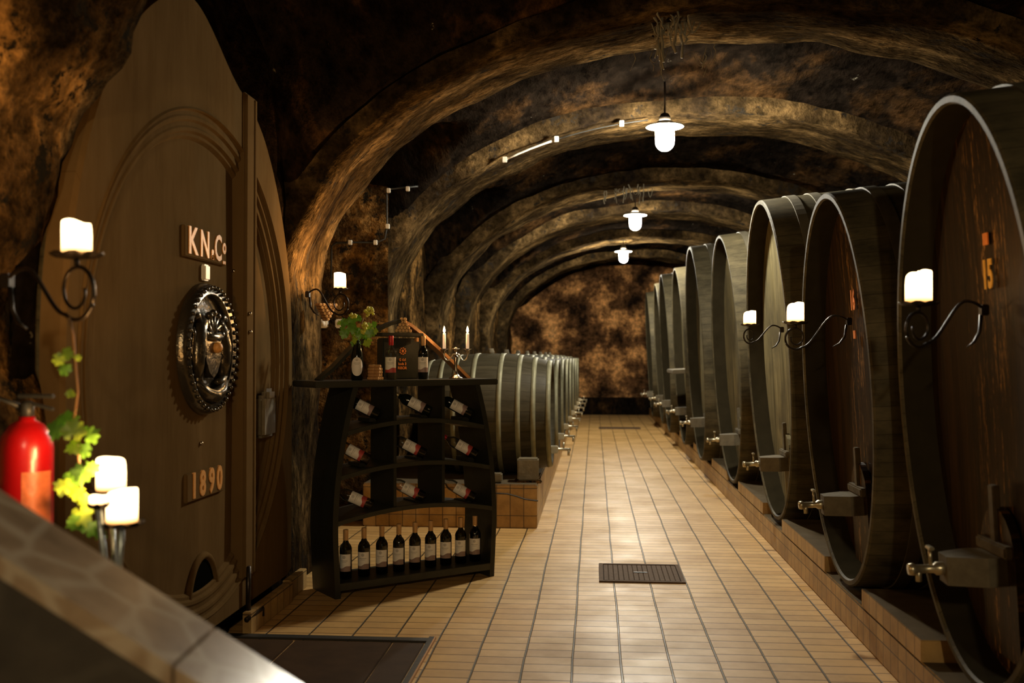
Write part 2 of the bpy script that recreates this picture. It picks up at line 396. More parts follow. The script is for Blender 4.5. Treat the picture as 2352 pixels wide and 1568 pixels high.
def wall_grid(name, p0, p1, nrm, mat, amp=.06, top=None, n=60, nz=40, sc=1.5):
    p0, p1, nrm = Vector(p0), Vector(p1), Vector(nrm)
    def fn(u, v):
        p = p0.lerp(p1, u); zt = top if top else ceil_z(max(XALC, min(XR, p.x)), p.y)+.08
        p = Vector((p.x, p.y, zt*v)); return p + nrm*fbm(p, sc, 5)*amp
    o = grid(name, fn, n, nz, mat); struct(o); return o
wall_grid('wall_left', (XL, -4.8, 0), (XL, 3.3, 0), (1,0,0), M['rock'], .10)
wall_grid('wall_left_alcove', (XALC, 7.2, 0), (XALC, 9.5, 0), (1,0,0), M['rock'], .05, n=30)
wall_grid('wall_left_alcove_end', (XALC, 9.42, 0), (-1.97, 9.42, 0), (0,-1,0), M['rock'], .05, n=40)
wall_grid('wall_left_far', (XL, 9.5, 0), (XL, YB, 0), (1,0,0), M['rock'], .05, n=160)
wall_grid('wall_right', (XR, -4.8, 0), (XR, YB, 0), (-1,0,0), M['rock'], .05, n=120, nz=20)
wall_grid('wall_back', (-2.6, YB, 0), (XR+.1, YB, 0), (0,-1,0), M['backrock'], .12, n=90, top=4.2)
o = MB().bbox((1.0, YB-.2, .23), (6, .3, .46), .02).build('trim_back', M['vault']); struct(o)

# wall round the giant cask: polar grid from the cask's outline to the edges of the bay
CKX, CKY, CKZ = -2.0, 5.05, 1.6
def outer(a, k=1.0):
    c, s = math.cos(a), math.sin(a)
    if s >= 0:
        u = min(1, max(0, (.30-c)/.55)); u = u*u*(3-2*u); v = min(1, max(0, (c-.3)/.3))
        return Vector((0, 1.43*c, (1.575+.25*u+.06*v + .05*max(0, 1-s*3))*s))*k
    t = min(1.43/max(1e-6, abs(c)), 1.46/max(1e-6, -s)); 
    rr = 1/math.sqrt((c/1.43)**2 + (s/1.68)**2)
    return Vector((0, c*t, s*t))*k if t < 3 else Vector((0, c*rr, s*rr))*k
def wall_cask(u, v):
    a = 2*PI*u; p = outer(a, 1.02); c, s = math.cos(a), math.sin(a)
    t = min(1.62/max(1e-6, abs(c)), (2.45 if s > 0 else 1.6)/max(1e-6, abs(s)))
    q = Vector((0, c*t, s*t)); p = p.lerp(q, v)
    w = Vector((-2.10, CKY+p.y, max(0, CKZ+p.z)))
    return w + Vector((1,0,0))*fbm(w, 1.7, 4)*.05*min(1, v*4)
o = grid('wall_left_cask_bay', wall_cask, 120, 8, M['vault']); struct(o)

def rib(k, y0, y1):
    prof = []
    nz0 = 14
    for i in range(nz0): prof.append((CX-CA, CS*i/nz0, -1, 0))
    na = 90
    for i in range(na+1):
        a = PI - PI*i/na
        prof.append((CX+CA*math.cos(a), CS+CB*math.sin(a), math.cos(a), math.sin(a)))
    for i in range(nz0-1, -1, -1): prof.append((CX+CA, CS*i/nz0, 1, 0))
    ny = 8; vs = []; fs = []; cols = []
    cross = [(0.30, y0)] + [(0.04 if j in (0, ny) else 0.0, y0+(y1-y0)*j/ny) for j in range(ny+1)] + [(0.30, y1)]
    for (x, z, nx, nzz) in prof:
        for (off, y) in cross:
            p = Vector((x+nx*off, y, z+nzz*off))
            am = .035 if k > 0 else .11
            d = fbm(p, 2.0, 4)*am
            yy = fbm(p+Vector((9,3,1)), 1.6, 3)*.035 if off > .02 and off < .1 else 0
            vs.append(p + Vector((nx, 0, nzz))*d + Vector((0, yy, 0)))
    m = len(cross)
    for i in range(len(prof)-1):
        for j in range(m-1): fs.append((i*m+j, i*m+j+1, (i+1)*m+j+1, (i+1)*m+j))
    o = MB().add(vs, fs, True).build('trim_%d' % (k+1), M['rock'] if k == 0 else M['rib']); struct(o)
for k, (a, b) in enumerate(RIBS): rib(k, a, b)

# baseboard under the cask
mb = MB(); mb.bbox((-1.96, 5.9, .065), (.05, .78, .13), .004); mb.bbox((-1.985, 6.5, .065), (.05, .38, .13), .004)
o = mb.build('baseboard_left', M['tile_y']); struct(o)

# plinths
o = MB().bbox((-1.335, 18.07, .2), (1.625, 17.9, .40), .012).build('barrel_plinth', M['tile_x'])
tag(o, 'low tiled masonry plinth under the row of small barrels, bare mortar on top', 'plinth')
me = o.data; me.materials.append(M['tile_y'])
for p in me.polygons:
    if abs(p.normal.x) > .8: p.material_index = 1
me.materials.append(plain('plinth_mortar', (.10,.075,.045), .9, 0, .4, 8, .002, .05))
for p in me.polygons:
    if p.normal.z > .8: p.material_index = 2
pm = MB().bbox((2.83, 12.6, .10), (2.73, 29.0, .20), .008)
cyl = [2.3, 4.20, 6.08, 8.42, 10.8, 13.1, 15.4, 17.8, 20.1, 22.4, 24.8]
for ya, yb in zip(cyl[:-1], cyl[1:]):
    pm.bbox((2.0, (ya+yb)/2, .25), (1.07, yb-ya-.88, .10), .003)
o = pm.build('cask_plinth', [M['tile_y'], me.materials[2]])
tag(o, 'long low tiled plinth carrying the row of huge oval casks', 'plinth')
for p in o.data.polygons:
    if p.normal.z > .8: p.material_index = 1

# pit boards
t = thing('floor_hatch', 'dark wooden floor hatch of wide boards let into the tiles', 'floor hatch', (0,0,0))
for i, (x0, x1) in enumerate(((-2.2, -1.66), (-1.65, -1.11), (-1.10, -.93))):
    MB().bbox(((x0+x1)/2, 4.05, .004), (x1-x0, 2.72, .012), .003).build('board', M['boards'], t)
fr = MB(); fr.box((-.905, 4.1, .006), (.03, 2.86, .016)); fr.box((-1.55, 5.475, .006), (1.33, .06, .014))
fr.build('frame', M['black'], t)
MB().box((-.885, 4.1, .007), (.008, 2.86, .018)).build('edge_strip', M['cork'], t)

# ------------------------------------------------------------------ drain grates
def grate(loc, label, sx=.60, sy=.60):
    t = thing('drain_cover', label, 'drain cover', loc)
    f = MB()
    for s in (-1, 1):
        f.bbox((s*(sx/2-.015), 0, .004), (.03, sy, .014), .002); f.bbox((0, s*(sy/2-.015), .004), (sx-.06, .03, .014), .002)
    f.build('frame', M['grate'], t)
    p = MB(); p.box((0, 0, .001), (sx-.06, sy-.06, .006), None, 1)
    n = 15
    for i in range(n):
        x = -(sx-.1)/2 + (sx-.1)*i/(n-1); p.box((x, 0, .0065), (.028, sy-.09, .005))
    for i in range(26):
        y = -(sy-.1)/2 + (sy-.1)*i/25; p.box((0, y, .0052), (sx-.09, .008, .004))
    p.build('plate', [M['grate'], M['slot']], t)
    h = MB(); h.bbox((0, 0, .011), (.10, .02, .004), .001); h.build('lifting_slot', M['black'], t)
grate((.333, 7.30, 0), 'rusty square cast-iron drain cover in the tiles near the wine rack')
grate((.55, 21.9, 0), 'small dark drain cover far along the tiled aisle', .9, .5)

# ------------------------------------------------------------------ big casks
def ellring(hy, hz, s, n, zo=0): return [Vector((s, hy*math.cos(2*PI*i/n), hz*math.sin(2*PI*i/n)+zo)) for i in range(n)]
def ring_mesh(mb, rings, n, smooth=True, mi=0, close0=False, close1=False):
    vs = [p for r in rings for p in r]; fs = []
    for k in range(len(rings)-1):
        for i in range(n):
            j = (i+1) % n; fs.append((k*n+i, k*n+j, (k+1)*n+j, (k+1)*n+i))
    if close0: fs.append(list(range(n)))
    if close1: fs.append([(len(rings)-1)*n+i for i in range(n)])
    mb.add(vs, fs, smooth, mi)
def big_cask(X, Yc, hy, zb, zt, label, number=None, tilt=R(-3), L=2.35, head='cask_head', shelf=False, tapz=.76, rec=.145):
    hz = (zt-zb)/2; zc = (zt+zb)/2
    t = thing('oval_cask', label, 'cask', (X, Yc, zc), (0, tilt, 0), 'row of huge oval casks')
    n = 96; th = .055
    def k(s): return 1 + .035*math.sin(PI*min(1, max(0, s/L)))
    b = MB()
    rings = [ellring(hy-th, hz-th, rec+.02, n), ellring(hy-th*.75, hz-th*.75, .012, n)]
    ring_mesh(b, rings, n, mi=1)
    ring_mesh(b, [ellring(hy-th*.75, hz-th*.75, .012, n), ellring(hy-th*.6, hz-th*.6, 0, n), ellring(hy-.008, hz-.008, 0, n), ellring(hy, hz, .01, n)], n, False)
    outs = [ellring(hy*k(L*i/18), hz*k(L*i/18), max(.01, L*i/18), n) for i in range(19)]
    ring_mesh(b, outs, n, True, close1=True)
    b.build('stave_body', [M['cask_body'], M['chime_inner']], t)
    h = MB(); ring_mesh(h, [ellring(hy-th+.004, hz-th+.004, rec, n), ellring((hy-th)*.6, (hz-th)*.6, rec+.015, n), ellring((hy-th)*.2, (hz-th)*.2, rec+.02, n)], n, True, close1=True)
    hd = h.build('head', M[head], t)
    for s, w in ((.20, .075), (.38, .075), (.72, .09), (L-.72, .09), (L-.3, .075)):
        hb = MB(); kk = lambda q: k(q)+.007/hy
        ring_mesh(hb, [ellring(hy*k(s), hz*k(s), s, n), ellring(hy*kk(s), hz*kk(s), s, n), ellring(hy*kk(s+w), hz*kk(s+w), s+w, n), ellring(hy*k(s+w), hz*k(s+w), s+w, n)], n, False)
        hb.build('hoop', M['cask_iron'], t)
    # manhole door low on the head, cross bar, tap block and spout
    zt_ = tapz - zc
    d = MB(); w = .17; pts = [(-w, -hz*.0), (w, 0)]
    z0 = zt_-.42; poly = [(-w, z0), (w, z0)] + [(w*math.cos(a), zt_-.02+ .20*math.sin(a)) for a in [PI*i/10 for i in range(11)]]
    d.prism([(y, z) for y, z in poly], .035, Matrix(((0,0,1,rec-.03),(1,0,0,0),(0,1,0,0),(0,0,0,1))))
    door = d.build('manhole_door', M[head], t)
    cb = MB(); cb.bbox((rec-.03, 0, zt_+.02), (.06, .30, .05), .008); cb.bbox((rec-.03, 0, zt_+.14), (.03, .05, .26), .004)
    cb.build('clamp_bar', M['tapblock'], t)
    tb = MB(); oy = .0
    poly = [(rec, -.10), (rec, .10), (.04, .11), (-.05, .10), (-.10, .05), (-.095, -.04), (-.04, -.09), (.04, -.10)]
    poly = [(x+.008*math.sin(i*2.3), y+.01*math.cos(i*3.1)) for i, (x, y) in enumerate(poly)]
    tb.prism(poly, .115, Matrix.Translation((0, 0, zt_-.12)))
    tb.build('tap_block', M['tapblock'], t)
    tp = MB(); tp.lathe([(.022, 0), (.026, .02), (.018, .03), (.018, .10), (.027, .11), (.027, .15), (.016, .16)], 14, 'x', m=Matrix.Translation((-.24, 0, zt_-.06)))
    tp.tube([(-.20, 0, zt_-.06), (-.20, 0, zt_-.11)], .013); tpo = tp.build('tap', M['brass'], t)
    kb = MB(); kb.tube([(-.15, 0, zt_-.05), (-.15, 0, zt_+.02)], .008); kb.bbox((-.15, 0, zt_+.025), (.02, .06, .014), .003); kb.build('tap_key', M['brass'], tpo)
    if number:
        tx = text_mb(number, .16, .002, .62, .006, 1.1); tx.xf(Matrix.Translation((rec-.002, 0, 1.90-zc)) @ FACE_NX)
        tx.build('painted_number', M['yellow'] if number == '15' else M['orange'], t)
        q = MB(); q.bbox((rec-.001, 0, (2.05 if number == '15' else 1.70)-zc), (.006, .05, .05), .001); q.build('orange_tag', M['orange'], t)
    if shelf:
        q = MB(); q.bbox((.02, 0, zt_+.55), (.34, 1.2, .06), .01); q.build('ledge_board', M['oldwood'], t)
    if number == '15':
        q = MB(); q.lathe([(.055, 0), (.06, .015), (.05, .03), (.02, .04)], 16, m=Matrix.Translation((.55, .05, hz*k(.55)-.005))); q.build('bung', M['tapblock'], t)
    return t
CASKS = [
 (1.48, 4.2, 0.8, 0.225, 2.64, 'huge oval cask painted 15, nearest the camera, dark glossy head streaked with orange', '15', 'cask_dark', False, .78),
 (1.42, 6.08, 0.845, 0.225, 2.55, 'huge oval cask painted 16 with shadowed brown head, between cask 15 and a paler one', '16', 'cask_dark', False, .76),
 (1.425, 8.42, 1, 0.225, 2.87, 'huge oval cask with greenish weathered head, standing directly behind the cask painted 16', None, 'cask_head', False, .75),
 (1.39, 10.8, 1.08, 0.225, 2.87, 'huge oval cask with a broad pale golden chime, fourth along the row', None, 'cask_head', False, .75),
 (1.3, 13.1, 1.02, 0.225, 3, 'huge oval cask with shaded brown chime, fifth along the row behind the golden one', None, 'cask_head', False, .78),
 (1.29, 15.4, 1, 0.225, 2.93, 'huge oval cask lit greyish white with a wooden ledge across its head', None, 'cask_head', True, .8),
 (1.245, 17.8, 1, 0.225, 3.02, 'huge oval cask, seventh along the row, just beyond the one with the ledge', None, 'cask_head', False, .8),
 (1.28, 20.1, 1, 0.225, 3.03, 'huge oval cask, eighth of the row, mostly hidden, second from the far wall', None, 'cask_head', False, .8),
 (1.22, 22.4, 0.95, 0.225, 3, 'huge oval cask with a lit rim, last of the row, nearest the back wall', None, 'cask_head', False, .8)]
for (X, Yc, hy, zb, zt, lab, num, hd, sh, tz) in CASKS:
    big_cask(X, Yc, hy, zb, zt, lab, num, head=hd, shelf=sh, tapz=tz)

# ------------------------------------------------------------------ the giant carved cask on the left
ck = thing('giant_cask', 'giant brown cask built into the wall, lettered KN & Co 1890 with bronze crest', 'cask', (CKX, CKY, CKZ))
n = 144
def orr(k, x): return [Vector((x, 0, 0)) + outer(2*PI*i/n, k) for i in range(n)]
def rec(hy, hz, x): return [Vector((x, hy*math.cos(2*PI*i/n), hz*math.sin(2*PI*i/n)-.07)) for i in range(n)]
b = MB(); ring_mesh(b, [orr(1.0, -2.2), orr(1.04, -1.1), orr(1.0, -.10)], n, True, close0=True)
b.build('stave_body', M['cask_body'], ck)
b = MB(); ring_mesh(b, [orr(1.0, -.12), orr(1.0, -.02), orr(.992, 0), rec(1.34, 1.315, 0), rec(1.33, 1.305, .008), rec(1.325, 1.30, -.004)], n, False)
b.build('head_frame', M['paint_head'], ck)
b = MB(); rr = [(1.325, -.004), (1.315, -.016), (1.30, -.016), (1.29, -.011), (1.275, -.012), (1.265, -.028), (1.245, -.027), (1.235, -.022), (1.22, -.023), (1.21, -.041), (1.195, -.041), (1.18, -.062)]
ring_mesh(b, [rec(a, a-.02, x) for a, x in rr], n, False)
b.build('moulding', M['paint_head'], ck)
b = MB(); ring_mesh(b, [rec(1.18, 1.16, -.062), rec(.6, .6, -.057), rec(.05, .05, -.057)], n, True, close1=True)
pn = b.build('head_panel', M['paint_head'], ck)
PX = CKX - .057
def ckl(px, py, x=None): return atX(px, py, x if x is not None else PX) - Vector((CKX, CKY, CKZ))
# vertical post
p = ckl(575, 800, CKX+.015); b = MB()
b.bbox((-.05, p.y, .10), (.13, .19, 2.78), .006); b.bbox((.018, p.y-.03, .10), (.012, .11, 2.76), .003); b.bbox((.016, p.y+.07, .10), (.012, .03, 2.76), .003)
pv = b.build('brace_post', M['paint_trim'], ck)
q = ckl(585, 1408, CKX+.05); b = MB(); b.tube([(q.x, q.y-.14, q.z), (q.x+.01, q.y+.10, q.z+.005), (q.x+.01, q.y+.10, q.z-.04)], .014); b.tube([(q.x-.02, q.y-.05, q.z), (q.x-.02, q.y-.05, q.z+.28)], .016); b.build('iron_strap', M['iron'], ck)
# plaques
for corners, txt, nm in (([(417, 513), (512, 547), (508, 606), (417, 592)], 'K', 'name_plaque'), ([(422, 1090), (508, 1064), (507, 1125), (424, 1156)], '1', 'year_plaque')):
    ps = [ckl(*c) for c in corners]; y0 = min(p.y for p in ps); y1 = max(p.y for p in ps)
    z1 = (ps[0].z+ps[1].z)/2; z0 = (ps[2].z+ps[3].z)/2; cy, cz = (y0+y1)/2, (z0+z1)/2
    hh = z1-z0; ww = y1-y0
    pb = MB().bbox((-.05, cy, cz), (.025, ww, hh), .005).build(nm, M['paint_trim'], ck)
    if txt == 'K':
        for (s, yy, zz, sz, sx) in (('K', -.34, 0, 1.22, .95), ('N', -.06, 0, 1.22, .85), ('&', .13, -.25, .45, .9), ('C', .27, 0, 1.22, .75), ('o', .43, .14, .75, .8), ('..', .43, -.26, .6, 1)):
            m = text_mb(s, sz*hh, .006, sx, .004).xf(Matrix.Translation((-.038, cy+yy*ww, cz+zz*hh)) @ FACE_PX)
            m.build('raised_letter', M['gold'], pb)
    else:
        for s, yy in (('1', -.34), ('8', -.12), ('9', .12), ('0', .34)):
            m = text_mb(s, 1.2*hh, .006, .85, .006).xf(Matrix.Translation((-.038, cy+yy*ww, cz)) @ FACE_PX)
            m.build('raised_numeral', M['gold'], pb)
# small light fixture between plaque and crest, and screws
p = ckl(467, 626); MB().bbox((-.047, p.y, p.z), (.03, .07, .085), .008).build('white_knob', M['white_plastic'], ck)
for px, py in ((537, 622), (574, 720), (462, 1018), (575, 762)):
    p = ckl(px, py, CKX-.052 if px != 574 and px != 575 else CKX+.03); MB().sphere((p.x, p.y, p.z), .012, 6).build('bolt', M['silver'], ck)
# crest: oval frame with relief
c0 = ckl(461, 801); tL = ckl(402, 801); tR = ckl(522, 801); ry = (tR.y-tL.y)/2; rz = (ckl(461, 650).z-ckl(461, 954).z)/2
cr = bpy.data.objects.new('crest', None); C.objects.link(cr)
cr.parent = ck; cr.location = (-.052, (tL.y+tR.y)/2, c0.z)
def eo(k, x, dy=0): return [Vector((x, ry*k*math.cos(2*PI*i/64), rz*(1-(1-k)*ry/rz if k < 1 else 1+(k-1)*ry/rz)*math.sin(2*PI*i/64))) for i in range(64)]
b = MB(); ring_mesh(b, [eo(1.0, 0), eo(.985, .03), eo(.93, .055), eo(.87, .04), eo(.85, .05), eo(.82, .048), eo(.80, .012)], 64, True); b.build('oval_frame', M['bronze'], cr)
b = MB(); ring_mesh(b, [eo(.81, .012), eo(.4, .02), eo(.05, .022)], 64, True, close1=True); b.build('backplate', M['bronze'], cr)
b = MB()  # beading round the frame
for i in range(44):
    a = 2*PI*i/44; b.sphere((.056, ry*.93*math.cos(a), (rz-.07*ry)*math.sin(a)), .012, 6)
b.build('beading', M['bronze'], cr)
def relief(pts, r, name='relief_figure'):
    bb = MB()
    for k, (pl, rr_) in enumerate(zip(pts, r)):
        bb.tube([(.035, y*ry, z*rz) for y, z in pl], rr_, 8)
    return bb.build(name, M['bronze'], cr)
for s in (-1, 1):   # a rearing beast each side of the shield
    relief([[(s*.50, -.42), (s*.52, -.2), (s*.50, .05), (s*.42, .28), (s*.30, .42)], [(s*.48, .15), (s*.30, .12), (s*.16, .16)], [(s*.5, -.1), (s*.32, -.12), (s*.2, -.05)],
            [(s*.52, -.40), (s*.40, -.52), (s*.25, -.5)], [(s*.58, -.3), (s*.68, -.05), (s*.62, .2), (s*.68, .3)], [(s*.42, .40), (s*.5, .5), (s*.6, .46)]],
           [[.03, .045, .05, .04, .03], .02, .02, [.03, .024, .016], .014, .018], 'heraldic_beast')
b = MB(); b.prism([(-.28*ry, .12*rz), (.28*ry, .12*rz), (.28*ry, -.18*rz), (.15*ry, -.36*rz), (0, -.44*rz), (-.15*ry, -.36*rz), (-.28*ry, -.18*rz)], .035, Matrix.Translation((.02, 0, 0)) @ FACE_PX); b.build('shield', M['bronze'], cr)
b = MB()
for i in range(7): a = PI*i/6; b.tube([(.04, 0, .22*rz), (.05, .30*ry*math.cos(a), .22*rz+.30*rz*math.sin(a))], .016, 7); b.sphere((.05, .32*ry*math.cos(a), .22*rz+.32*rz*math.sin(a)), .022, 6)
b.tube([(.045, -.34*ry, .19*rz), (.06, 0, .17*rz), (.045, .34*ry, .19*rz)], .022); b.build('crown', M['bronze'], cr)
b = MB(); b.tube([(.04, -.55*ry, -.5*rz), (.05, -.3*ry, -.66*rz), (.055, 0, -.72*rz), (.05, .3*ry, -.66*rz), (.04, .55*ry, -.5*rz)], [.02, .035, .04, .035, .02], 8); b.build('ribbon_scroll', M['bronze'], cr)
b = MB(); b.sphere((.065, .02, .02*rz), .03, 8); b.build('boss', M['gold'], cr)
# arched manhole at the foot
p0 = ckl(466, 1400); pt = ckl(462, 1276); w = .19
zt_ = pt.z; zb_ = -1.42
poly = [(-w, zb_), (w, zb_)] + [(w*math.cos(a), zt_-.25+.25*math.sin(a)) for a in [PI*i/14 for i in range(15)]]
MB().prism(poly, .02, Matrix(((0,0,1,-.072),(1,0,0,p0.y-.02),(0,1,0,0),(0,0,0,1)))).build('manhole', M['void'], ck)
b = MB(); b.tube([(-.052, p0.y-.02+y, z) for y, z in poly[2:][::1]], .02, 8); b.tube([(-.052, p0.y-.02+w, zb_), (-.052, p0.y-.02+w, zt_-.25)], .02); b.tube([(-.052, p0.y-.02-w, zb_), (-.052, p0.y-.02-w, zt_-.25)], .02); b.build('manhole_rim', M['paint_head'], ck)
p = ckl(601, 955); b = MB(); b.bbox((-.037, p.y, p.z), (.07, .24, .26), .02); b.bbox((-.022, p.y+.02, p.z+.13), (.05, .14, .08), .02); b.build('hatch_cover', M['oldwood'], ck)

# ------------------------------------------------------------------ small barrels
def barrel(loc, label, first=None):
    if first: o = copy_tree(first); o.location = loc; o['label'] = label; return o
    t = thing('barrel', label, 'barrel', loc, (0,0,0), 'row of round barrels on the plinth')
    L, r0, rb = 1.24, .52, .60
    def rr(s): q = (2*s/L-1); return rb-(rb-r0)*q*q
    b = MB(); prof = [(r0-.035, -L/2+.05), (r0-.03, -L/2), (r0, -L/2)] + [(rr(L*i/20), -L/2+L*i/20) for i in range(1, 20)] + [(r0, L/2), (r0-.03, L/2), (r0-.035, L/2-.05)]
    b.lathe(prof, 72, 'x', cap=False); b.build('stave_body', M['barrel_body'], t)
    for s in (-1, 1):
        h = MB(); h.lathe([(r0-.033, s*(L/2-.05)), (.25, s*(L/2-.055)), (.01, s*(L/2-.056))], 48, 'x', cap=False); h.build('head', M['barrel_head'], t)
    for x, w in ((-.60, .05), (-.455, .045), (-.31, .045), (-.13, .045), (.13, .045), (.31, .045), (.455, .045), (.60, .05)):
        s0 = x+L/2-w/2; s1 = x+L/2+w/2; s0 = max(s0, .0); s1 = min(s1, L)
        h = MB(); h.lathe([(rr(s0)-.002, s0-L/2), (rr(s0)+.006, s0-L/2), (rr(s1)+.006, s1-L/2), (rr(s1)-.002, s1-L/2)], 72, 'x', cap=False)
        h.build('hoop', M['barrel_hoop'], t)
    b = MB(); b.lathe([(.03, 0), (.034, .03), (.026, .04), (.026, .06)], 14, m=Matrix.Translation((0, 0, rb-.01))); b.build('bung', M['tapblock'], t)
    b = MB(); b.bbox((L/2+.01, 0, -.36), (.09, .12, .07), .008); b.lathe([(.016, 0), (.02, .03), (.014, .04), (.014, .15)], 12, 'x', m=Matrix.Translation((L/2+.03, 0, -.36))); b.tube([(L/2+.16, 0, -.36), (L/2+.16, 0, -.42)], .012)
    tpo = b.build('tap', M['brass'], t); MB().tube([(L/2+.11, 0, -.36), (L/2+.11, 0, -.29)], .008).build('tap_key', M['brass'], tpo)
    return t
M['barrel_head'] = plain('dark_barrel_head', (.05,.042,.027), .5, 0, .3, 12)
blab = ['dark round barrel with pale hoops, closest of its row, just behind the wine rack', 'dark round barrel directly behind the nearest barrel on the plinth',
        'dark barrel, third from the wine rack along the plinth', 'dark barrel, fourth from the wine rack along the plinth', 'dark barrel, fifth from the wine rack along the plinth',
        'dark barrel, sixth from the wine rack, near the far end of the plinth', 'dark barrel second from the far end of the plinth', 'dark barrel last on the plinth, nearest the back wall']
b0 = None
for i in range(8):
    o = barrel((-1.035+.012*i, 9.98+1.62*i, 1.005), blab[i], b0); b0 = b0 or o
# chocks
t = tag(MB().bbox((0,0,0), (.20, .20, .20), .012).build('wooden_chock', M['oldwood'], None, (-.62, 9.36, .52), (0,0,.05)), 'square weathered timber chock in front of the nearest barrel on the plinth', 'wooden block')
b = MB()
b.add(*(lambda vs, fs: (vs, fs))([Vector((x*.11+.01*math.sin(9*x+5*y), y*.08, (-.5+z)*.03+.0)) for x in (-1,0,1) for y in (-1,0,1) for z in (0,1)], [(0,2,3,1)]))
b = MB(); b.bbox((0,0,0), (.24, .16, .03), .008)
tag(b.build('flat_stone', M['rock'], None, (-.62, 9.36, .405), (0,0,.2)), 'thin chipped stone slab under the timber chock', 'stone')
b = MB(); b.bbox((0, 0, .1), (.10, .08, .20), .01); b.bbox((.10, 0, .04), (.13, .12, .08), .01)
tag(b.build('wood_wedge', M['oldwood'], None, (-1.02, 9.25, .41)), 'upright wooden offcut on the plinth seen through the wine rack', 'wooden block')
b = MB(); b.tube([tuple(atY(px, py, 9.112)) for px, py in ((1080, 1130), (1148, 1133), (1165, 1134), (1185, 1139), (1205, 1146), (1225, 1149), (1236, 1150))], .006, 7)
tag(b.build('black_cable', M['black']), 'thin black cable lying along the tiled face of the barrel plinth', 'cable')

# ------------------------------------------------------------------ hanging lamps
def lamp(loc, zc, label, first=None):
    if first: o = copy_tree(first); o.location = loc; o['label'] = label; return o
    t = thing('pendant_lamp', label, 'lamp', loc, (0,0,0), 'enamel lamps along the vault')
    k = 1.16
    b = MB(); b.lathe([(.145*k, .0), (.150*k, .004), (.145*k, .012), (.07*k, .03), (.06*k, .05), (.055*k, .05), (.065*k, .022), (.14*k, .003)], 40, cap=False); b.build('enamel_shade', M['enamel'], t)
    b = MB(); b.lathe([(.045*k, .05), (.045*k, .09), (.03*k, .12), (.012*k, .13)], 20); b.tube([(0, 0, .13), (0, 0, zc-loc[2]+.05)], .008, 8); b.build('stem', M['iron'], t)
    b = MB(); b.lathe([(.066*k, .012), (.074*k, -.01), (.074*k, -.115)] + [(.074*k*math.cos(a), -.115*k-.074*k*math.sin(a)) for a in [PI*.5*q/8 for q in range(1, 9)]], 28, cap=False); b.build('glass_jar', M['lamp_glow'], t)
    return t
l0 = None
for (px, py, Y, lab) in ((1527, 292, 9.05, 'largest glowing white enamel pendant lamp, closest to the camera'), (1459, 495, 14.75, 'middle glowing white enamel pendant lamp under the vault'), (1432, 578, 19.9, 'farthest and smallest glowing white pendant lamp under the vault')):
    p = atY(px, py, Y); o = lamp(tuple(p), ceil_z(p.x, p.y), lab, l0); l0 = l0 or o
M['lamp_warm'] = emis('warm_lamp_glass', (1.0, .78, .46), 760)
o = lamp((.55, -3.4, 3.5), 4.05, 'warm enamel pendant lamp behind the camera', l0)
for ch in o.children:
    if ch.name.startswith('glass_jar'): ch.data = ch.data.copy(); ch.data.materials[0] = M['lamp_warm']

# ------------------------------------------------------------------ candles on iron sconces
def candle_mb(r, h, slump, amp=.15, n=28):
    b = MB(); vs = []; fs = []
    prof = [(r*.97, 0), (r, .004), (r, h*.55), (r, h*.8), (r*.995, h*.96), (r*.95, h), (r*.72, h*.985), (r*.3, h*.93), (.002, h*.92)]
    for k, (rr_, z) in enumerate(prof):
        for i in range(n):
            a = 2*PI*i/n; d = math.cos(a-slump); f = z/h
            zz = z - h*amp*max(0, d)**1.5*f**3 + .0015*math.sin(3*a)*f
            q = rr_*(1-.10*max(0, d)*f**4)
            vs.append(Vector((q*math.cos(a), q*math.sin(a), zz)))
    for k in range(len(prof)-1):
        for i in range(n):
            j = (i+1) % n; fs.append((k*n+i, k*n+j, (k+1)*n+j, (k+1)*n+i))
    fs.append(list(range(n))); b.add(vs, fs, True); return b
def flame_light(parent, loc, W, r=.012):
    ld = bpy.data.lights.new('flame_light', 'POINT'); ld.energy = W*4; ld.color = (1, .55, .2); ld.shadow_soft_size = r
    lo = bpy.data.objects.new('flame_light', ld); C.objects.link(lo); lo.parent = parent; lo.location = loc
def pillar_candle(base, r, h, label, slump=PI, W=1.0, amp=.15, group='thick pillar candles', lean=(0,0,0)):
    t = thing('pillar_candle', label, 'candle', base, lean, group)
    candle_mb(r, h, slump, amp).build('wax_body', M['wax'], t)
    b = MB(); b.tube([(0, 0, h*.88), (.001, 0, h*.92)], .0015, 6); b.build('wick', M['black'], t)
    b = MB(); b.lathe([(.001, h*.90), (.004, h*.92), (.005, h*.94), (.003, h*.97), (.0008, h*.99)], 10); b.build('flame', M['flame'], t)
    flame_light(t, (0, 0, h*1.12), W)
    return t
def dish_mb(r, z=0):
    b = MB(); vs = []
    n = 28; prof = [(.004, z-.012), (r*.5, z-.010), (r*.8, z-.004), (r, z+.004), (r*1.02, z+.006), (r*.8, z), (r*.4, z-.004), (.004, z-.004)]
    b.lathe(prof, n, cap=False)
    for i in range(len(b.v)):
        v = b.v[i]; rr_ = math.hypot(v.x, v.y)
        if rr_ > r*.7: v.z += .004*math.sin(9*math.atan2(v.y, v.x))
    return b
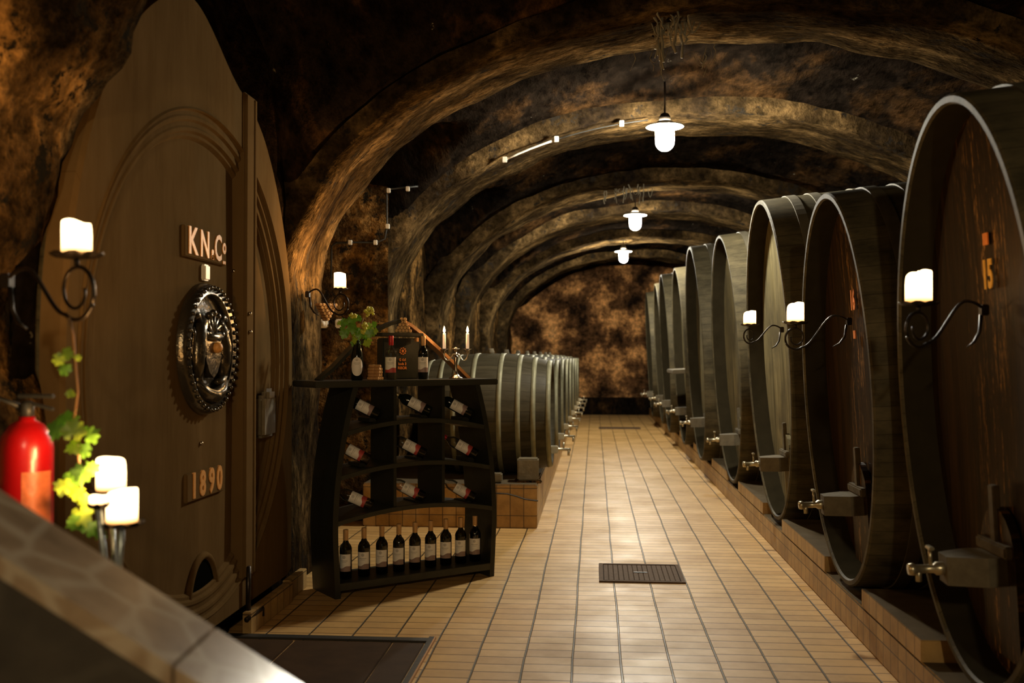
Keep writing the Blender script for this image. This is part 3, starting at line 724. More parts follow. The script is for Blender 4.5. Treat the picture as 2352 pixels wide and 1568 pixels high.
def sconce(cand, mount, label, scroll=.06, sag=.10, dr=.075, tail=True):
    """iron wall arm: dish under the candle, S-curved arm to the mount point"""
    cand, mount = Vector(cand), Vector(mount)
    t = thing('wall_sconce', label, 'candle sconce', tuple(cand), (0,0,0), 'wrought iron candle arms')
    m = mount - cand; hd = Vector((m.x, m.y, 0)); D = hd.length; hd.normalize()
    dish_mb(dr).build('drip_dish', M['iron'], t)
    P = lambda u, z: tuple(hd*u + Vector((0, 0, z)))
    b = MB(); b.tube([P(0, -.01), P(0, -.03)], .008)
    sc = []
    for i in range(26):   # spiral under the dish that opens into the arm
        a = PI*.5 + 2.6*PI*i/25*1.0; rr_ = scroll*(.25+.75*i/25); sc.append(P(rr_*math.cos(-a)*-1, -.03-scroll + rr_*math.sin(a)*1.0))
    end = (D, m.z)
    z0 = -.03-2*scroll
    pts = []
    # arc from the left of the circle round the bottom, then up to the crest and over to the mount
    for i in range(15):
        a = PI*1.15 + (PI*.55)*i/14; pts.append((scroll*1.05*math.cos(a), -.03-scroll+scroll*1.15*math.sin(a)))
    x1, zz1 = pts[-1]; x2, zz2 = D*.72, m.z+.035
    for i in range(1, 13):
        u = i/12; s = u*u*(3-2*u); pts.append((x1+(x2-x1)*u, zz1+(zz2-zz1)*s))
    for i in range(1, 7):
        u = i/6; pts.append((x2+(D-x2)*u, zz2+(m.z-zz2)*u*u))
    b.tube([P(u, z) for u, z in pts], .0065, 8)
    inner = [(scroll*1.05*math.cos(PI*1.15-2.2*PI*i/24)*(1-.55*i/24), -.03-scroll+scroll*1.1*math.sin(PI*1.15-2.2*PI*i/24)*(1-.5*i/24)) for i in range(25)]
    b.tube([P(u, z) for u, z in inner], [.0065-.002*i/24 for i in range(25)], 7)
    b.build('scroll_arm', M['iron'], t)
    k = MB(); k.bbox(P(D-.005, m.z), (.03, .04, .045), .004); 
    if tail: k.tube([P(D-.02, m.z-.02), P(D-.03, m.z-.09), P(D-.06, m.z-.13), P(D-.10, m.z-.15)], [.008, .007, .006, .003], 7)
    k.build('mounting_plate', M['iron'], t)
    return t
# aisle side, on the big casks
SC = [((2110, 697), 4.0, (2262, 712), 1.575, .050, .125, 'pillar candle on the iron arm of the cask painted 15', 'iron candle arm fixed to the cask painted 15', .065, .5),
      ((1827, 741), 6.05, (1952, 738), 1.515, .050, .118, 'pillar candle on the iron arm of the cask painted 16', 'iron candle arm fixed to the cask painted 16', .06, .15),
      ((1722, 746), 8.1, (1797, 757), 1.52, .050, .110, 'small pillar candle on the iron arm of the greenish cask', 'iron candle arm fixed to the greenish third cask', .055, .1)]
for (cpx, Y, mpx, MX, r, h, lc, ls, sc_, W) in SC:
    p = atY(cpx[0], cpx[1], Y); mm = atX(mpx[0], mpx[1], MX)
    sconce(p, mm, ls, sc_); pillar_candle(tuple(p+Vector((0,0,.004))), r, h, lc, PI*1.05, W, .22)
# by the rack
p = atY(781, 664, 6.85); mm = atY(690, 676, 6.95); mm.x = max(mm.x, -2.04)
sconce(p, mm, 'iron candle arm on the orange-lit pier beside the wine rack', .07, dr=.055); pillar_candle(tuple(p+Vector((0,0,.004))), .0425, .112, 'pillar candle glowing on the pier above the wine rack', PI*.1, 12, .05)
# near left
p = atY(176, 586, 2.82); mm = atY(14, 645, 2.95); mm.x = max(mm.x, -2.02)
sconce(p, mm, 'iron candle arm on the rough rock beside the giant cask', .075); pillar_candle(tuple(p+Vector((0,0,.004))), .0425, .098, 'pillar candle high on the rock wall before the giant cask', 0, 3.6, .10)
# candle stand behind the stair parapet
base = atY(268, 1290, 2.72); dA = atY(280, 1202, 2.68); dB = atY(255, 1128, 2.84); dC = atY(226, 1160, 2.62)
t = thing('candle_stand', 'iron floor stand with three candle dishes behind the stair parapet', 'candle stand', (base.x, base.y, 0))
def loc(p): return Vector(p) - Vector((base.x, base.y, 0))
b = MB(); b.tube([(0,0,.02), (0,0,.9)], .012, 10); b.tube([(0,0,.88), loc(dA)*.5+Vector((0,0,.42)), loc(dA)-Vector((0,0,.012))], .009); b.tube([(0,0,.85), loc(dB)*.5+Vector((.0,0,.40)), loc(dB)-Vector((0,0,.012))], .009); b.tube([(0,0,.85), loc(dC)*.5+Vector((0,0,.36)), loc(dC)-Vector((0,0,.012))], .009)
b.build('stem', plain('pale_metal', (.45,.5,.5), .35, .6), t)
b = MB()
for k in range(3):
    a = 2*PI*k/3+.4; b.tube([(0,0,.06), (.10*math.cos(a),.10*math.sin(a),.05), (.17*math.cos(a),.17*math.sin(a),.012)], .010)
b.build('foot', M['iron'], t)
for q in (dA, dB, dC): b = dish_mb(.060 if q is not dC else .03); b.build('drip_dish', M['iron'], t, loc(q))
pillar_candle(tuple(dA+Vector((0,0,.004))), .042, .092, 'front pillar candle on the stand behind the stair parapet', PI, 3.5, .12)
pillar_candle(tuple(dB+Vector((0,0,.004))), .042, .095, 'taller rear pillar candle on the stand behind the parapet', 0, 2.2, .12)
t = thing('tea_light', 'small tea light on the stand beside the two pillar candles', 'candle', tuple(dC+Vector((0,0,.004))))
candle_mb(.024, .022, 0, .05).build('wax_body', M['wax'], t); flame_light(t, (0,0,.04), .2)

# ------------------------------------------------------------------ fire extinguisher
p = atY(62, 985, 3.04)
t = thing('fire_extinguisher', 'red fire extinguisher hanging on the rock wall behind the stair parapet', 'fire extinguisher', (p.x, p.y, p.z-.56))
MB().lathe([(.07, 0), (.08, .02), (.08, .50), (.074, .54), (.05, .575), (.025, .59), (.025, .60)], 32).build('cylinder', M['red'], t)
b = MB(); vs = []; fs = []
for i in range(13):
    a = -PI*.5 + .95 + (i/12-.5)*1.2
    for z in (.20, .43): vs.append(Vector((.0808*math.cos(a), .0808*math.sin(a), z)))
for i in range(12): fs.append((2*i, 2*i+2, 2*i+3, 2*i+1))
b.add(vs, fs, True).build('instruction_label', M['red_label'], t)
b = MB(); b.lathe([(.02, .59), (.022, .64), (.012, .65)], 14); b.bbox((.03, 0, .665), (.12, .018, .014), .004); b.bbox((.04, 0, .635), (.10, .018, .010), .003, Euler((0,.25,0)).to_matrix()); b.build('valve_handle', M['black'], t)
b = MB(); b.tube([(-.02,0,.63), (-.09,-.01,.66), (-.12,-.02,.55), (-.10,-.03,.35), (-.09,-.03,.15)], .010); b.build('hose', M['black'], t)
b = MB(); b.bbox((-.11,.02,.45), (.06,.05,.10), .006); b.build('wall_bracket', M['iron'], t)

# ------------------------------------------------------------------ leaves
def leaf(b, c, size, nrm, roll, mi=0):
    """lobed vine leaf, slightly cupped"""
    k = [(0,-.12),(.10,-.42),(.34,-.40),(.40,-.18),(.62,-.08),(.56,.16),(.40,.22),(.36,.52),(.14,.50),(0,.80)]
    pts = k + [(-x, y) for x, y in k[-2:0:-1]]
    nrm = Vector(nrm).normalized(); a = nrm.orthogonal().normalized(); bb = nrm.cross(a)
    ca, sa = math.cos(roll), math.sin(roll); a, bb = a*ca+bb*sa, bb*ca-a*sa
    vs = [Vector(c)]
    for x, y in pts: vs.append(Vector(c) + (a*x + bb*y)*size - nrm*size*(.35*(x*x+y*y*.6)) + nrm*size*.04*math.sin(11*x))
    n = len(pts); th = nrm*.0012
    fs = [(0, 1+i, 1+(i+1) % n) for i in range(n)]
    b.add(vs, fs, True, mi)
t = thing('vine_garland', 'trailing vine with green leaves hanging before the giant cask', 'vine', tuple(atY(165, 780, 2.72)))
org = t.location.copy()
vp = [tuple(atY(x, y, 2.72+.02*math.sin(i))-org) for i, (x, y) in enumerate(((158, 728), (168, 770), (172, 830), (178, 900), (170, 960), (178, 1030), (186, 1100), (190, 1160), (205, 1215), (225, 1245)))]
b = MB(); b.tube(vp, .004, 7); b.build('stem', M['stem'], t)
for (x, y, s, mi) in ((150,812,42,1),(150,850,38,0),(132,825,36,1),(178,822,20,1),(162,905,26,1),(150,968,72,0),(128,985,55,0),(168,990,66,1),(205,1000,52,0),(196,1035,42,0),(172,1025,46,1),(190,1082,60,0),(160,1100,58,0),(214,1078,42,0),(148,1118,50,1),(178,1130,48,1),(186,1180,62,1),(176,1200,48,0),(205,1215,50,0),(196,1150,40,1),(230,1225,38,0)):
    q = atY(x, y, 2.68+random.uniform(-.04, .04))-org; b = MB()
    leaf(b, (0,0,0), s/F*2.75*.75, (random.uniform(-.5,.5)+.4, -1, random.uniform(-.2,.7)), random.uniform(0, 6.28))
    b.build('leaf', M['leaf2'] if mi else M['leaf'], t, q)

# ------------------------------------------------------------------ stair parapet
fw = Vector((-math.sin(YAW), math.cos(YAW), 0)); rt = Vector((math.cos(YAW), math.sin(YAW), 0))
def pp(xc, d, h): return O + rt*xc + fw*d + Vector((0, 0, h))
dB_, dA_, sl = 1.77, 2.02, -.636
def htop(xc): return -(.93 + .636*xc)
x0, x1 = -1.75, .05
t = thing('stair_parapet', 'sloping stair parapet with pale flagstone coping in the near corner', 'parapet wall', tuple(pp(x0, dB_, -CZ)), (0, 0, YAW))
oz = CZ
def slab(xa, xb, ztop_off, thick, da, db, name, mat, joints=None):
    vs = []
    for x in (xa, xb):
        zt2 = htop(x)+oz+ztop_off
        for d in (da, db): vs += [Vector((x-x0, d-dB_, zt2)), Vector((x-x0, d-dB_, (zt2-thick) if thick else 0))]
    b = MB(); b.add(vs, [(0,1,3,2), (4,6,7,5), (0,2,6,4), (1,5,7,3), (0,4,5,1), (2,3,7,6)]); return b.build(name, mat, t)
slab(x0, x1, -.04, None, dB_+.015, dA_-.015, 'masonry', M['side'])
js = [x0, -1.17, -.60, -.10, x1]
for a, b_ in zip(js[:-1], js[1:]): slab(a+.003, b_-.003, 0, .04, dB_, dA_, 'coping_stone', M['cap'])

# ------------------------------------------------------------------ wine rack
RP = Vector((-1.69, 6.352, 0)); RA = math.atan2(7.15-6.38, -.695+1.647); RW, RD = 1.27, .37
rx = Vector((math.cos(RA), math.sin(RA), 0)); ry_ = Vector((-math.sin(RA), math.cos(RA), 0))
def rk(px, py, v):
    p = atPlane(px, py, RP + ry_*v, ry_) - RP; return Vector((p.dot(rx), v, p.z))
def rw(l): return RP + rx*l[0] + ry_*l[1] + Vector((0, 0, l[2]))
rack = thing('wine_rack', 'black wooden wine rack with bulging barrel-shaped sides and arched shelves', 'wine rack', tuple(RP), RA)
ZT = 1.375
def ins(z): return .14*max(0, (z-.42)/.95)**2 + .02*max(0, (.4-z)/.4)
for s in (0, 1):
    b = MB(); vs = []; fs = []; N = 18; th = .038
    for i in range(N+1):
        z = ZT*i/N; x = ins(z) if s == 0 else RW-ins(z); x2 = x+th if s == 0 else x-th
        for (xx, yy) in ((x, 0), (x2, 0), (x2, RD), (x, RD)): vs.append(Vector((xx, yy, z)))
    for i in range(N):
        for j in range(4): k = (j+1) % 4; fs.append((i*4+j, i*4+k, (i+1)*4+k, (i+1)*4+j))
    fs += [(0,1,2,3), tuple(4*N+i for i in range(4))]
    b.add(vs, fs, False).build('side_panel', M['blackwood'], rack)
def shelf(zl, zr, arch, th=.028, name='shelf', y0=.0, y1=RD, mat='blackwood2'):
    b = MB(); vs = []; fs = []; N = 24
    xa, xb = ins(zl)+.037, RW-ins(zr)-.037
    for i in range(N+1):
        u = i/N; x = xa+(xb-xa)*u; z = zl+(zr-zl)*u + arch*(1-(2*u-1)**2)
        for (yy, zz) in ((y0, z), (y0+.004, z+.003), (y1, z+.003), (y1, z-th), (y0, z-th)): vs.append(Vector((x, yy, zz)))
    for i in range(N):
        for j in range(5): k = (j+1) % 5; fs.append((i*5+j, i*5+k, (i+1)*5+k, (i+1)*5+j))
    fs += [(0,1,2,3,4), tuple(5*N+i for i in range(5))]
    b.add(vs, fs, False).build(name, M[mat], rack)
    return lambda x: zl+(zr-zl)*(x-xa)/(xb-xa) + arch*(1-(2*(x-xa)/(xb-xa)-1)**2) + .003
f1 = shelf(1.085, 1.085, .065); f2 = shelf(.795, .795, .065); f3 = shelf(.50, .50, .065)
fb = shelf(.095, .095, 0, .045, 'bottom_shelf')
DX = (rk(910, 1000, 0).x, rk(1021, 1000, 0).x)
for x in DX:
    for za, zb in ((f1(x), ZT), (f2(x), f1(x)-.031), (f3(x), f2(x)-.031)):
        MB().box((x, RD/2+.005, (za+zb)/2), (.022, RD-.02, zb-za)).build('divider', M['blackwood'], rack)
xa_, xb_ = rk(722, 880, 0).x, rk(1140, 871, 0).x
MB().bbox(((xa_+xb_)/2, RD/2-.01, 1.395), (xb_-xa_, .40, .042), .006).build('top_board', M['blackwood2'], rack)
# stave roof over the top board
def stave(px, v0, w, th, name, mat):
    pts = [rk(x, y, v0) for x, y in px]; b = MB(); vs = []; fs = []
    fine = []
    for i in range(len(pts)-1):
        for u in range(4): fine.append(pts[i].lerp(pts[i+1], u/4))
    fine.append(pts[-1])
    for i, p in enumerate(fine):
        tg = (fine[min(i+1, len(fine)-1)]-fine[max(i-1, 0)]).normalized(); nn = Vector((-tg.z, 0, tg.x))
        for (a, yy) in ((0, -w/2), (0, w/2), (-th, w/2), (-th, -w/2)): vs.append(p + nn*a + Vector((0, yy, 0)))
    for i in range(len(fine)-1):
        for j in range(4): k = (j+1) % 4; fs.append((i*4+j, i*4+k, (i+1)*4+k, (i+1)*4+j))
    fs += [(0,1,2,3), tuple(4*(len(fine)-1)+i for i in range(4))]
    b.add(vs, fs, False).build(name, mat, rack)
stave(((727, 871), (760, 843), (810, 791), (858, 756), (890, 741), (916, 733)), .25, .085, .022, 'roof_stave', M['blackwood2'])
stave(((920, 733), (941, 744), (970, 767), (1000, 794), (1040, 832), (1074, 866)), .25, .085, .022, 'roof_stave', M['stavewood'])
a = rk(866, 764, .25); c = rk(962, 766, .25)
MB().bbox(((a.x+c.x)/2, .25, a.z-.012), (c.x-a.x, .15, .024), .004).build('upper_shelf', M['blackwood2'], rack)
a = rk(874, 776, .27); c = rk(958, 776, .27)
MB().bbox(((a.x+c.x)/2, .28, (a.z+1.416)/2), (c.x-a.x, .10, a.z-1.416), .008).build('sign_board', M['blackwood'], rack)
sg = [o for o in rack.children if o.name.startswith('sign_board')][0]
FR = Matrix(((1,0,0,0),(0,0,-1,0),(0,1,0,0),(0,0,0,1)))
for s, px, py, sz in (('G d.d', 924, 826, .026), ('boda 3', 924, 835.5, .026), ('RIBOR', 924, 845, .028)):
    p = rk(px, py, .228); text_mb(s, sz, .0008, .9, .0006).xf(Matrix.Translation(p) @ FR).build('lettering', M['orange'], sg)
p = rk(925, 806, .228); b = MB()
for i in range(9):
    a = 2*PI*i/9; q = p + Vector((.022*math.cos(a), 0, .022*math.sin(a))); b.bbox(q, (.012, .003, .008), .001)
b.bbox(p, (.016, .003, .02), .001); b.build('emblem', M['orange'], sg)
MB().bbox(rk(957, 780, .2), (.022, .03, .03), .003).build('peg', M['cork'], rack)

# ------------------------------------------------------------------ bottles
def bottle_prof(r=.038, h=.30):
    return [(r*.8, 0), (r, .006), (r, .175), (r*.985, .19), (r*.80, .207), (r*.50, .222), (r*.39, .235), (r*.37, .262), (r*.40, h-.012), (r*.40, h-.002), (r*.34, h)]
def spark_prof(r=.041, h=.31):
    return [(r*.8, 0), (r, .008), (r, .15), (r*.93, .18), (r*.72, .215), (r*.5, .245), (r*.38, .27), (r*.40, h-.015), (r*.40, h)]
def make_bottle(label, glass, lab, caps, r=.038, oval=False, prof=None, lz=(.050, .155), la=1.15, group=None, cat='wine bottle', capn='foil_capsule'):
    t = thing('wine_bottle', label, cat, (0,0,0), (0,0,0), group)
    MB().lathe(prof or bottle_prof(r), 32).build('glass_body', M[glass], t)
    if lab:
        b = MB(); vs = []; fs = []; N = 20; K = 10
        for i in range(N+1):
            a = (i/N-.5)*2*la
            for k in range(K+1):
                u = k/K
                if oval:
                    hh = math.sqrt(max(0, 1-(2*i/N-1)**2)); z = (lz[0]+lz[1])/2 + (u-.5)*(lz[1]-lz[0])*hh
                else: z = lz[0]+(lz[1]-lz[0])*u
                vs.append(Vector(((r+.0007)*math.sin(a), -(r+.0007)*math.cos(a), z)))
        for i in range(N):
            for k in range(K): fs.append((i*(K+1)+k, (i+1)*(K+1)+k, (i+1)*(K+1)+k+1, i*(K+1)+k+1))
        b.add(vs, fs, True).build('paper_label', M[lab], t)
    if caps:
        MB().lathe([(r*.40, .236), (r*.42, .24), (r*.43, .297), (r*.42, .3015), (.001, .302)], 20, cap=False).build(capn, M[caps], t)
    return t
def place(o, loc, rot=(0,0,0)): o.location = loc; o.rotation_euler = rot
# nine standing bottles on the bottom shelf
protoG = make_bottle('x', 'glass_green', 'label_brown', 'capsule_tan', group='nine bottles standing on the bottom shelf of the rack')
ords = ['half hidden by the rack side panel', 'second from the giant cask side', 'third from the giant cask side', 'fourth from the giant cask side', 'in the exact middle of the nine', 'fourth from the aisle end', 'third from the aisle end', 'second from the aisle end', 'nearest the aisle']
for i, (px, tn) in enumerate(((794, .0), (836, .05), (877, .0), (916, -.05), (953, .04), (989, -.03), (1024, .02), (1058, -.04), (1091, .03))):
    o = protoG if i == 0 else copy_tree(protoG)
    l = rk(px, 1300, .12); l.z = fb(l.x)
    place(o, tuple(rw(l)), (0, 0, RA-.72+tn)); o.scale = (1.08,)*3; o['label'] = 'tan-capped dark bottle standing on bottom shelf, ' + ords[i]
# nine bottles lying in the compartments
rows = [((838, 937), (957, 930), (1053, 936)), ((815, 1040), (945, 1027), (1065, 1028)), ((822, 1147), (942, 1126), (1060, 1127))]
coln = ['cask-side column', 'middle column', 'aisle-side column']; rown = ['top', 'second', 'third']
protoD = make_bottle('x', 'glass_black', 'label_mauve', 'capsule_gold', group='tilted bottles in the rack compartments')
protoR = make_bottle('x', 'glass_clear', 'label_red', 'capsule_red', group='tilted bottles in the rack compartments')
protoN = make_bottle('x', 'glass_clear', 'label_red', None, group='tilted bottles in the rack compartments')
used = set()
for r_ in range(3):
    for c_ in range(3):
        pr = protoD if r_ == 0 else (protoR if (r_ == 1 and c_ > 0) else protoN)
        o = copy_tree(pr) if pr in used else pr; used.add(pr)
        ang = [[30, 31, 32], [31, 31, 33], [27, 31, 34]][r_][c_]
        l = rk(*rows[r_][c_], .14)
        m = Matrix.Rotation(RA-R(33), 4, 'Z') @ Matrix.Rotation(-R(90-ang+3), 4, 'Y') @ Matrix.Rotation(R(18), 4, 'Z')
        pos = rw(l) - (m.to_3x3() @ Vector((0, 0, .109)))
        o.location = pos; o.rotation_euler = m.to_euler(); o.scale = (1.06,)*3
        desc = 'dark bottle with mauve label' if r_ == 0 else ('clear red-capped bottle' if pr is protoR else 'clear bottle with red label')
        o['label'] = '%s lying tilted in %s row, %s of the rack' % (desc, rown[r_], coln[c_])
        # cradle block under the body
        pc = l - Vector((0,0,0)); q = MB(); 
        fz = (f1, f2, f3)[r_](max(.06, min(RW-.06, l.x+.05))); bz = l.z-.066
        if bz > fz+.01: q.bbox((l.x+.03, .17, (fz+bz)/2), (.05, .18, bz-fz), .004); q.build('bottle_cradle', M['blackwood'], rack)
# three bottles on top
TZ = 1.4165
l = rk(820, 860, .12); l.z = TZ
o = make_bottle('dark sparkling bottle with round white label holding green leaves and hops', 'glass_black', 'label_oval', None, r=.041, oval=True, prof=spark_prof(h=.27), lz=(.03, .155), la=1.05, cat='bottle vase')
o.name = 'bottle_vase'; place(o, tuple(rw(l)), (0, 0, RA-.45))
vase_top = rw(l) + Vector((0, 0, .27))
l = rk(898, 860, .10); l.z = TZ
o = make_bottle('clear bottle with red foil neck standing upright on top of the rack', 'glass_clear', 'label_red', 'capsule_red', r=.039)
place(o, tuple(rw(l)), (0, 0, RA-.62))
l = rk(972, 860, .12); l.z = TZ
o = make_bottle('black bottle with tan capsule standing upright on top of the rack', 'glass_black', 'label_mauve', 'capsule_tan', r=.037)
place(o, tuple(rw(l)), (0, 0, RA-.62))
# leaves and hops in the bottle vase
t = thing('leaf_bouquet', 'bouquet of green vine leaves and yellow-green hops in the dark bottle', 'bouquet', tuple(vase_top))
YV = vase_top.y
def vv(px, py, dy=0): return atY(px, py, YV+dy) - vase_top
b = MB()
for (x, y) in ((800, 740), (835, 730), (850, 755), (815, 760), (790, 770)):
    b.tube([(0, 0, -.06), (0, 0, .0), vv(x, y)*.6, vv(x, y)], .0025, 6)
b.build('stems', M['stem'], t)
for i in range(34):
    if i < 22: x = random.uniform(780, 862); y = random.uniform(728, 775)
    else: x = random.uniform(812, 856); y = random.uniform(748, 790)
    if x < 800 and y < 735: y += 20
    b = MB(); leaf(b, (0,0,0), random.uniform(.035, .062), (random.uniform(-.6,.6), -1, random.uniform(-.3,1)), random.uniform(0, 6.28))
    b.build('leaf', M['leaf'] if random.random() < .8 else M['leaf2'], t, vv(x, y, random.uniform(-.06, .06)))
for (cx_, cy_, n_, s_) in ((811, 724, 14, 8), (848, 716, 26, 12), (838, 748, 18, 7), (836, 760, 14, 6)):
    b = MB()
    for i in range(n_):
        a = random.uniform(0, 6.28); rr_ = s_*math.sqrt(random.random())
        b.sphere(tuple(vv(cx_+rr_*math.cos(a), cy_+rr_*.9*math.sin(a), -.05+random.uniform(-.02, .02))), .009, 6)
    b.build('hop_cluster', M['hops'], t)

# corks
def cork_obj(parent, p, axis, first=[None]):
    if first[0] is None:
        b = MB(); b.lathe([(.0105, -.022), (.0115, -.020), (.0115, .020), (.0105, .022)], 14, 'y')
        o = b.build('cork', [M['cork'], M['corkend']], parent)
        for f in o.data.polygons:
            if abs(f.normal.y) > .9: f.material_index = 1
        first[0] = o
    else: o = first[0].copy(); C.objects.link(o); o.parent = parent
    o.location = p; o.rotation_euler = axis; return o
def cork_stack(loc, rz, rows_, label, down=False, depth=1, jitter=.002):
    t = thing('cork_bundle', label, 'corks', loc, (0,0,rz), 'bundles of wine corks')
    d = .0235
    for k, n_ in enumerate(rows_):
        for i in range(n_):
            x = (i-(n_-1)/2)*d; z = (-k if down else k)*d*.87 + (0 if down else .0118)
            for q in range(depth): cork_obj(t, (x, q*.045+random.uniform(-jitter, jitter), z), (0, 0, 0))
    return t
l = rk(928, 762, .21); cork_stack(tuple(rw((l.x, .22, rk(915, 763.5, .25).z+.001))), RA-.5, (5, 4, 3, 2, 2)[:5], 'orange-lit pyramid of corks on the small shelf under the stave roof')
l = rk(862, 868, .10); cork_stack(tuple(rw((l.x, .06, TZ))), RA+.55, (3, 2, 2, 2, 1), 'stack of corks lying on the rack top between two bottles', depth=2)
p = atY(752, 700, 7.0); cork_stack(tuple(p), .65, (6, 5, 4, 3, 2, 1), 'grape-shaped bunch of corks hanging on the wall beside the candle arm', True, depth=2, jitter=.005)

# candelabra
l = rk(1047, 866, .13); base = rw((l.x, .13, TZ))
t = thing('candelabra', 'silver candelabra with two lit taper candles and an empty middle dish', 'candelabra', tuple(base), RA-.6)
S = 6.95/F
b = MB(); b.lathe([(.048, 0), (.050, .004), (.044, .010), (.030, .018), (.016, .035), (.009, .055), (.008, .075), (.012, .115), (.017, .150), (.014, .162), (.007, .168), (.006, .19)], 28); b.build('stem', M['silver'], t)
HZ = (866-796)*S
for s in (-1, 1):
    ex = s*27.5*S; b = MB()
    pts = []
    for i in range(13):
        u = i/12; pts.append((ex*(u), 0, .168 - .035*math.sin(PI*u*.9)*(1 if u < .9 else 1) + (0 if u < .6 else (u-.6)/.4*.015) - (0.0)))
    pts = [(0,0,.175), (ex*.2,0,.178), (ex*.42,0,.150), (ex*.62,0,.133), (ex*.85,0,.138), (ex*1.02,0,.165), (ex*1.0,0,HZ-.01)]
    fine = []
    for i in range(len(pts)-1):
        p0_, p1_, p2_, p3_ = [Vector(pts[max(0, min(len(pts)-1, i+k))]) for k in (-1, 0, 1, 2)]
        for u in (0, .25, .5, .75): fine.append(.5*((2*p1_)+(p2_-p0_)*u+(2*p0_-5*p1_+4*p2_-p3_)*u*u+(3*p1_-p0_-3*p2_+p3_)*u**3))
    fine.append(Vector(pts[-1]))
    b.tube(fine, .005, 8); b.build('arm', M['silver'], t)
    MB().lathe([(.004, HZ-.035), (.010, HZ-.025), (.008, HZ-.012), (.018, HZ-.004), (.030, HZ), (.031, HZ+.002), (.012, HZ+.002)], 20, m=Matrix.Translation((ex, 0, 0))).build('drip_dish', M['silver'], t)
MB().lathe([(.006, HZ-.025), (.011, HZ-.012), (.008, HZ-.004), (.030, HZ+.002), (.031, HZ+.004), (.010, HZ+.005), (.006, HZ+.012), (.002, HZ+.014)], 20).build('drip_dish', M['silver'], t)
tw = emis('taper_wax', (1, .66, .42), .9)
for s, nm in ((-1, 'side nearer the wall'), (1, 'side nearer the aisle')):
    pos = Matrix.Translation(base) @ Matrix.Rotation(RA-.6, 4, 'Z') @ Vector((s*27.5*S, 0, HZ+.003))
    c = thing('taper_candle', 'lit white taper candle in the candelabra, ' + nm, 'candle', tuple(pos), (0,0,0), 'taper candles in the candelabra')
    tm = NT('lit_taper_wax'); bs = tm.bsdf((.85,.74,.58), .5); bs.inputs['Emission Color'].default_value = (1,.6,.32,1); bs.inputs['Emission Strength'].default_value = .55
    MB().lathe([(.0115, 0), (.0108, .10), (.0095, .112), (.004, .113), (.001, .110)], 20).build('wax_body', tm.m, c)
    MB().tube([(0,0,.108), (0,0,.122)], .001, 6).build('wick', M['black'], c)
    MB().lathe([(.002, .114), (.0085, .124), (.009, .132), (.006, .146), (.002, .158), (.0005, .162)], 16).build('flame', M['flame'], c)
    flame_light(c, (0, 0, .165), 2.0, .01)

# ------------------------------------------------------------------ wall fittings near the rack
for i, (px, py) in enumerate(((743, 743), (781, 743))):
    p = atY(px, py, 9.33); t = thing('wall_socket', ['white socket box under the hanging cork bunch', 'white socket box beside the leaf bouquet'][i], 'socket', tuple(p), (0,0,0), 'white sockets on the rock wall')
    MB().bbox((0, 0, 0), (.085, .05, .085), .010).build('housing', M['white_plastic'], t)
    MB().lathe([(.026, 0), (.026, .004), (.022, .005)], 20, 'y', m=Matrix.Translation((0, -.030, 0))).build('socket_face', M['white_plastic'], t)
def conduit(pts, Y, clips, label, r=.009):
    P = [atY(x, y, Y) for x, y in pts]; t = thing('cable_conduit', label, 'cable', tuple(P[0]))
    MB().tube([p-P[0] for p in P], r, 7).build('cable_run', M['black'], t)
    for (x, y) in clips:
        q = atY(x, y, Y)-P[0]; MB().bbox(q+Vector((0,-.01,0)), (.035, .03, .045), .004).build('cable_clip', M['white_plastic'], t)
conduit(((760, 640), (762, 566), (772, 558), (805, 557), (865, 557), (884, 548), (889, 520), (888, 440), (893, 434), (960, 428)), 9.33, ((805, 557), (863, 557), (891, 520), (893, 438), (937, 434)), 'black cable with white clips bent round the alcove wall above the rack')
def rib_pt(x, Y): return Vector((x, Y, CS+CB*math.sqrt(max(0, 1-((x-CX)/CA)**2))-.02))
pts = []
for i in range(12):
    x = -.86 + .125*i*1.0; pts.append(rib_pt(x, 9.57))
t = thing('conduit_pipe', 'white conduit pipe with clips along the edge of the second vault arch', 'conduit', tuple(pts[0]))
MB().tube([p-pts[0] for p in pts[:5]], .011, 8).build('pipe', M['white_plastic'], t)
MB().tube([p-pts[0] for p in pts[4:]], .006, 8).build('cable_run', M['black'], t)
for k in (0, 4, 9): MB().bbox(pts[k]-pts[0]+Vector((0,-.01,0)), (.045, .03, .055), .004).build('cable_clip', M['white_plastic'], t)

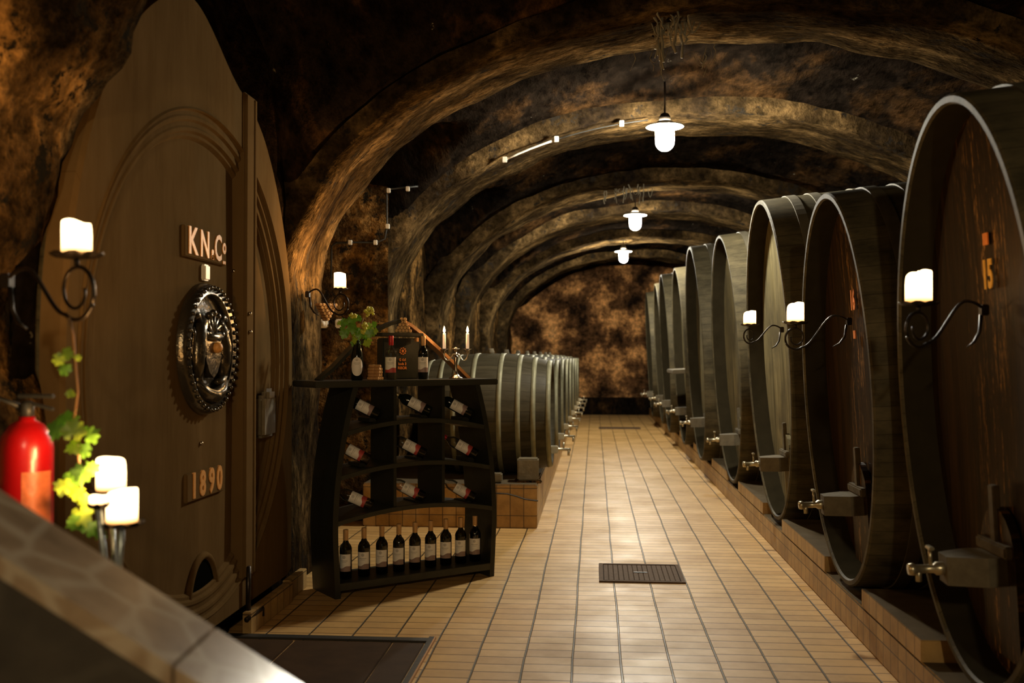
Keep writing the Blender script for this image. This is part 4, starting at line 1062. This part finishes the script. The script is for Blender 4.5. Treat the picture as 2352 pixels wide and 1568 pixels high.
# cobwebs and dusty strands
def strands(loc, label, n_, spread, length, rr_=.003, name='cobweb_tangle'):
    b = MB()
    for i in range(n_):
        x, y = random.uniform(-spread, spread), random.uniform(-.15, .15); Lg = length*random.uniform(.3, 1)
        p = [Vector((x, y, .02))]; 
        for k in range(5): p.append(p[-1] + Vector((random.uniform(-.02, .02), random.uniform(-.02, .02), -Lg/5)))
        b.tube(p, [rr_*random.uniform(.5, 1.6) for _ in p], 5)
    for i in range(n_//3):
        x = random.uniform(-spread, spread); w_ = random.uniform(.05, .12); dp = random.uniform(.04, .12)
        b.tube([(x+w_*(k/8), 0, -.02-dp*math.sin(PI*k/8)-random.uniform(0, .008)) for k in range(9)], rr_*.7, 5)
    o = b.build(name, M['cobweb'], None, loc); tag(o, label, 'cobweb', None, 'stuff'); return o
strands(tuple(rib_pt(.52, 7.0)+Vector((0,-.2,.03))), 'thick dusty cobweb tangle hanging from the nearest arch above the big lamp', 22, .13, .34, .007)
strands(tuple(rib_pt(.62, 7.45)+Vector((0,.05,0))), 'thin cobweb threads dangling just behind the nearest arch', 9, .35, .25, .0025)
strands(tuple(rib_pt(.45, 13.3)), 'pale cobweb threads hanging above the middle lamp', 12, .3, .3, .006)
# peeling flakes on the nearest arch
b = MB()
for i in range(34):
    x = random.gauss(.22, .14); y = random.uniform(6.75, 7.15); p = rib_pt(x, y)+Vector((0,0,.015))
    leaf(b, p, random.uniform(.02, .05), (random.uniform(-.6,.6), random.uniform(-.6,.2), -1), random.uniform(0, 6.28))
tag(b.build('peeling_plaster', M['vault']), 'curled flakes of dark plaster peeling off the nearest arch', 'plaster flakes', None, 'stuff')

# ------------------------------------------------------------------ world and view
w = bpy.data.worlds.new('world'); bpy.context.scene.world = w; w.use_nodes = True
w.node_tree.nodes['Background'].inputs[0].default_value = (.62, .85, .58, 1); w.node_tree.nodes['Background'].inputs[1].default_value = .09
sc = bpy.context.scene
sc.view_settings.view_transform = 'Standard'; sc.view_settings.look = 'None'; sc.view_settings.gamma = 1; sc.view_settings.use_curve_mapping = False
sc.view_settings.exposure = 0.0

sc.cycles.max_bounces = 5; sc.cycles.diffuse_bounces = 3; sc.cycles.glossy_bounces = 2; sc.cycles.transmission_bounces = 3
sc.cycles.transparent_max_bounces = 10; sc.cycles.volume_bounces = 0; sc.cycles.caustics_reflective = False; sc.cycles.caustics_refractive = False
sc.cycles.adaptive_threshold = .04; sc.cycles.sample_clamp_indirect = 4
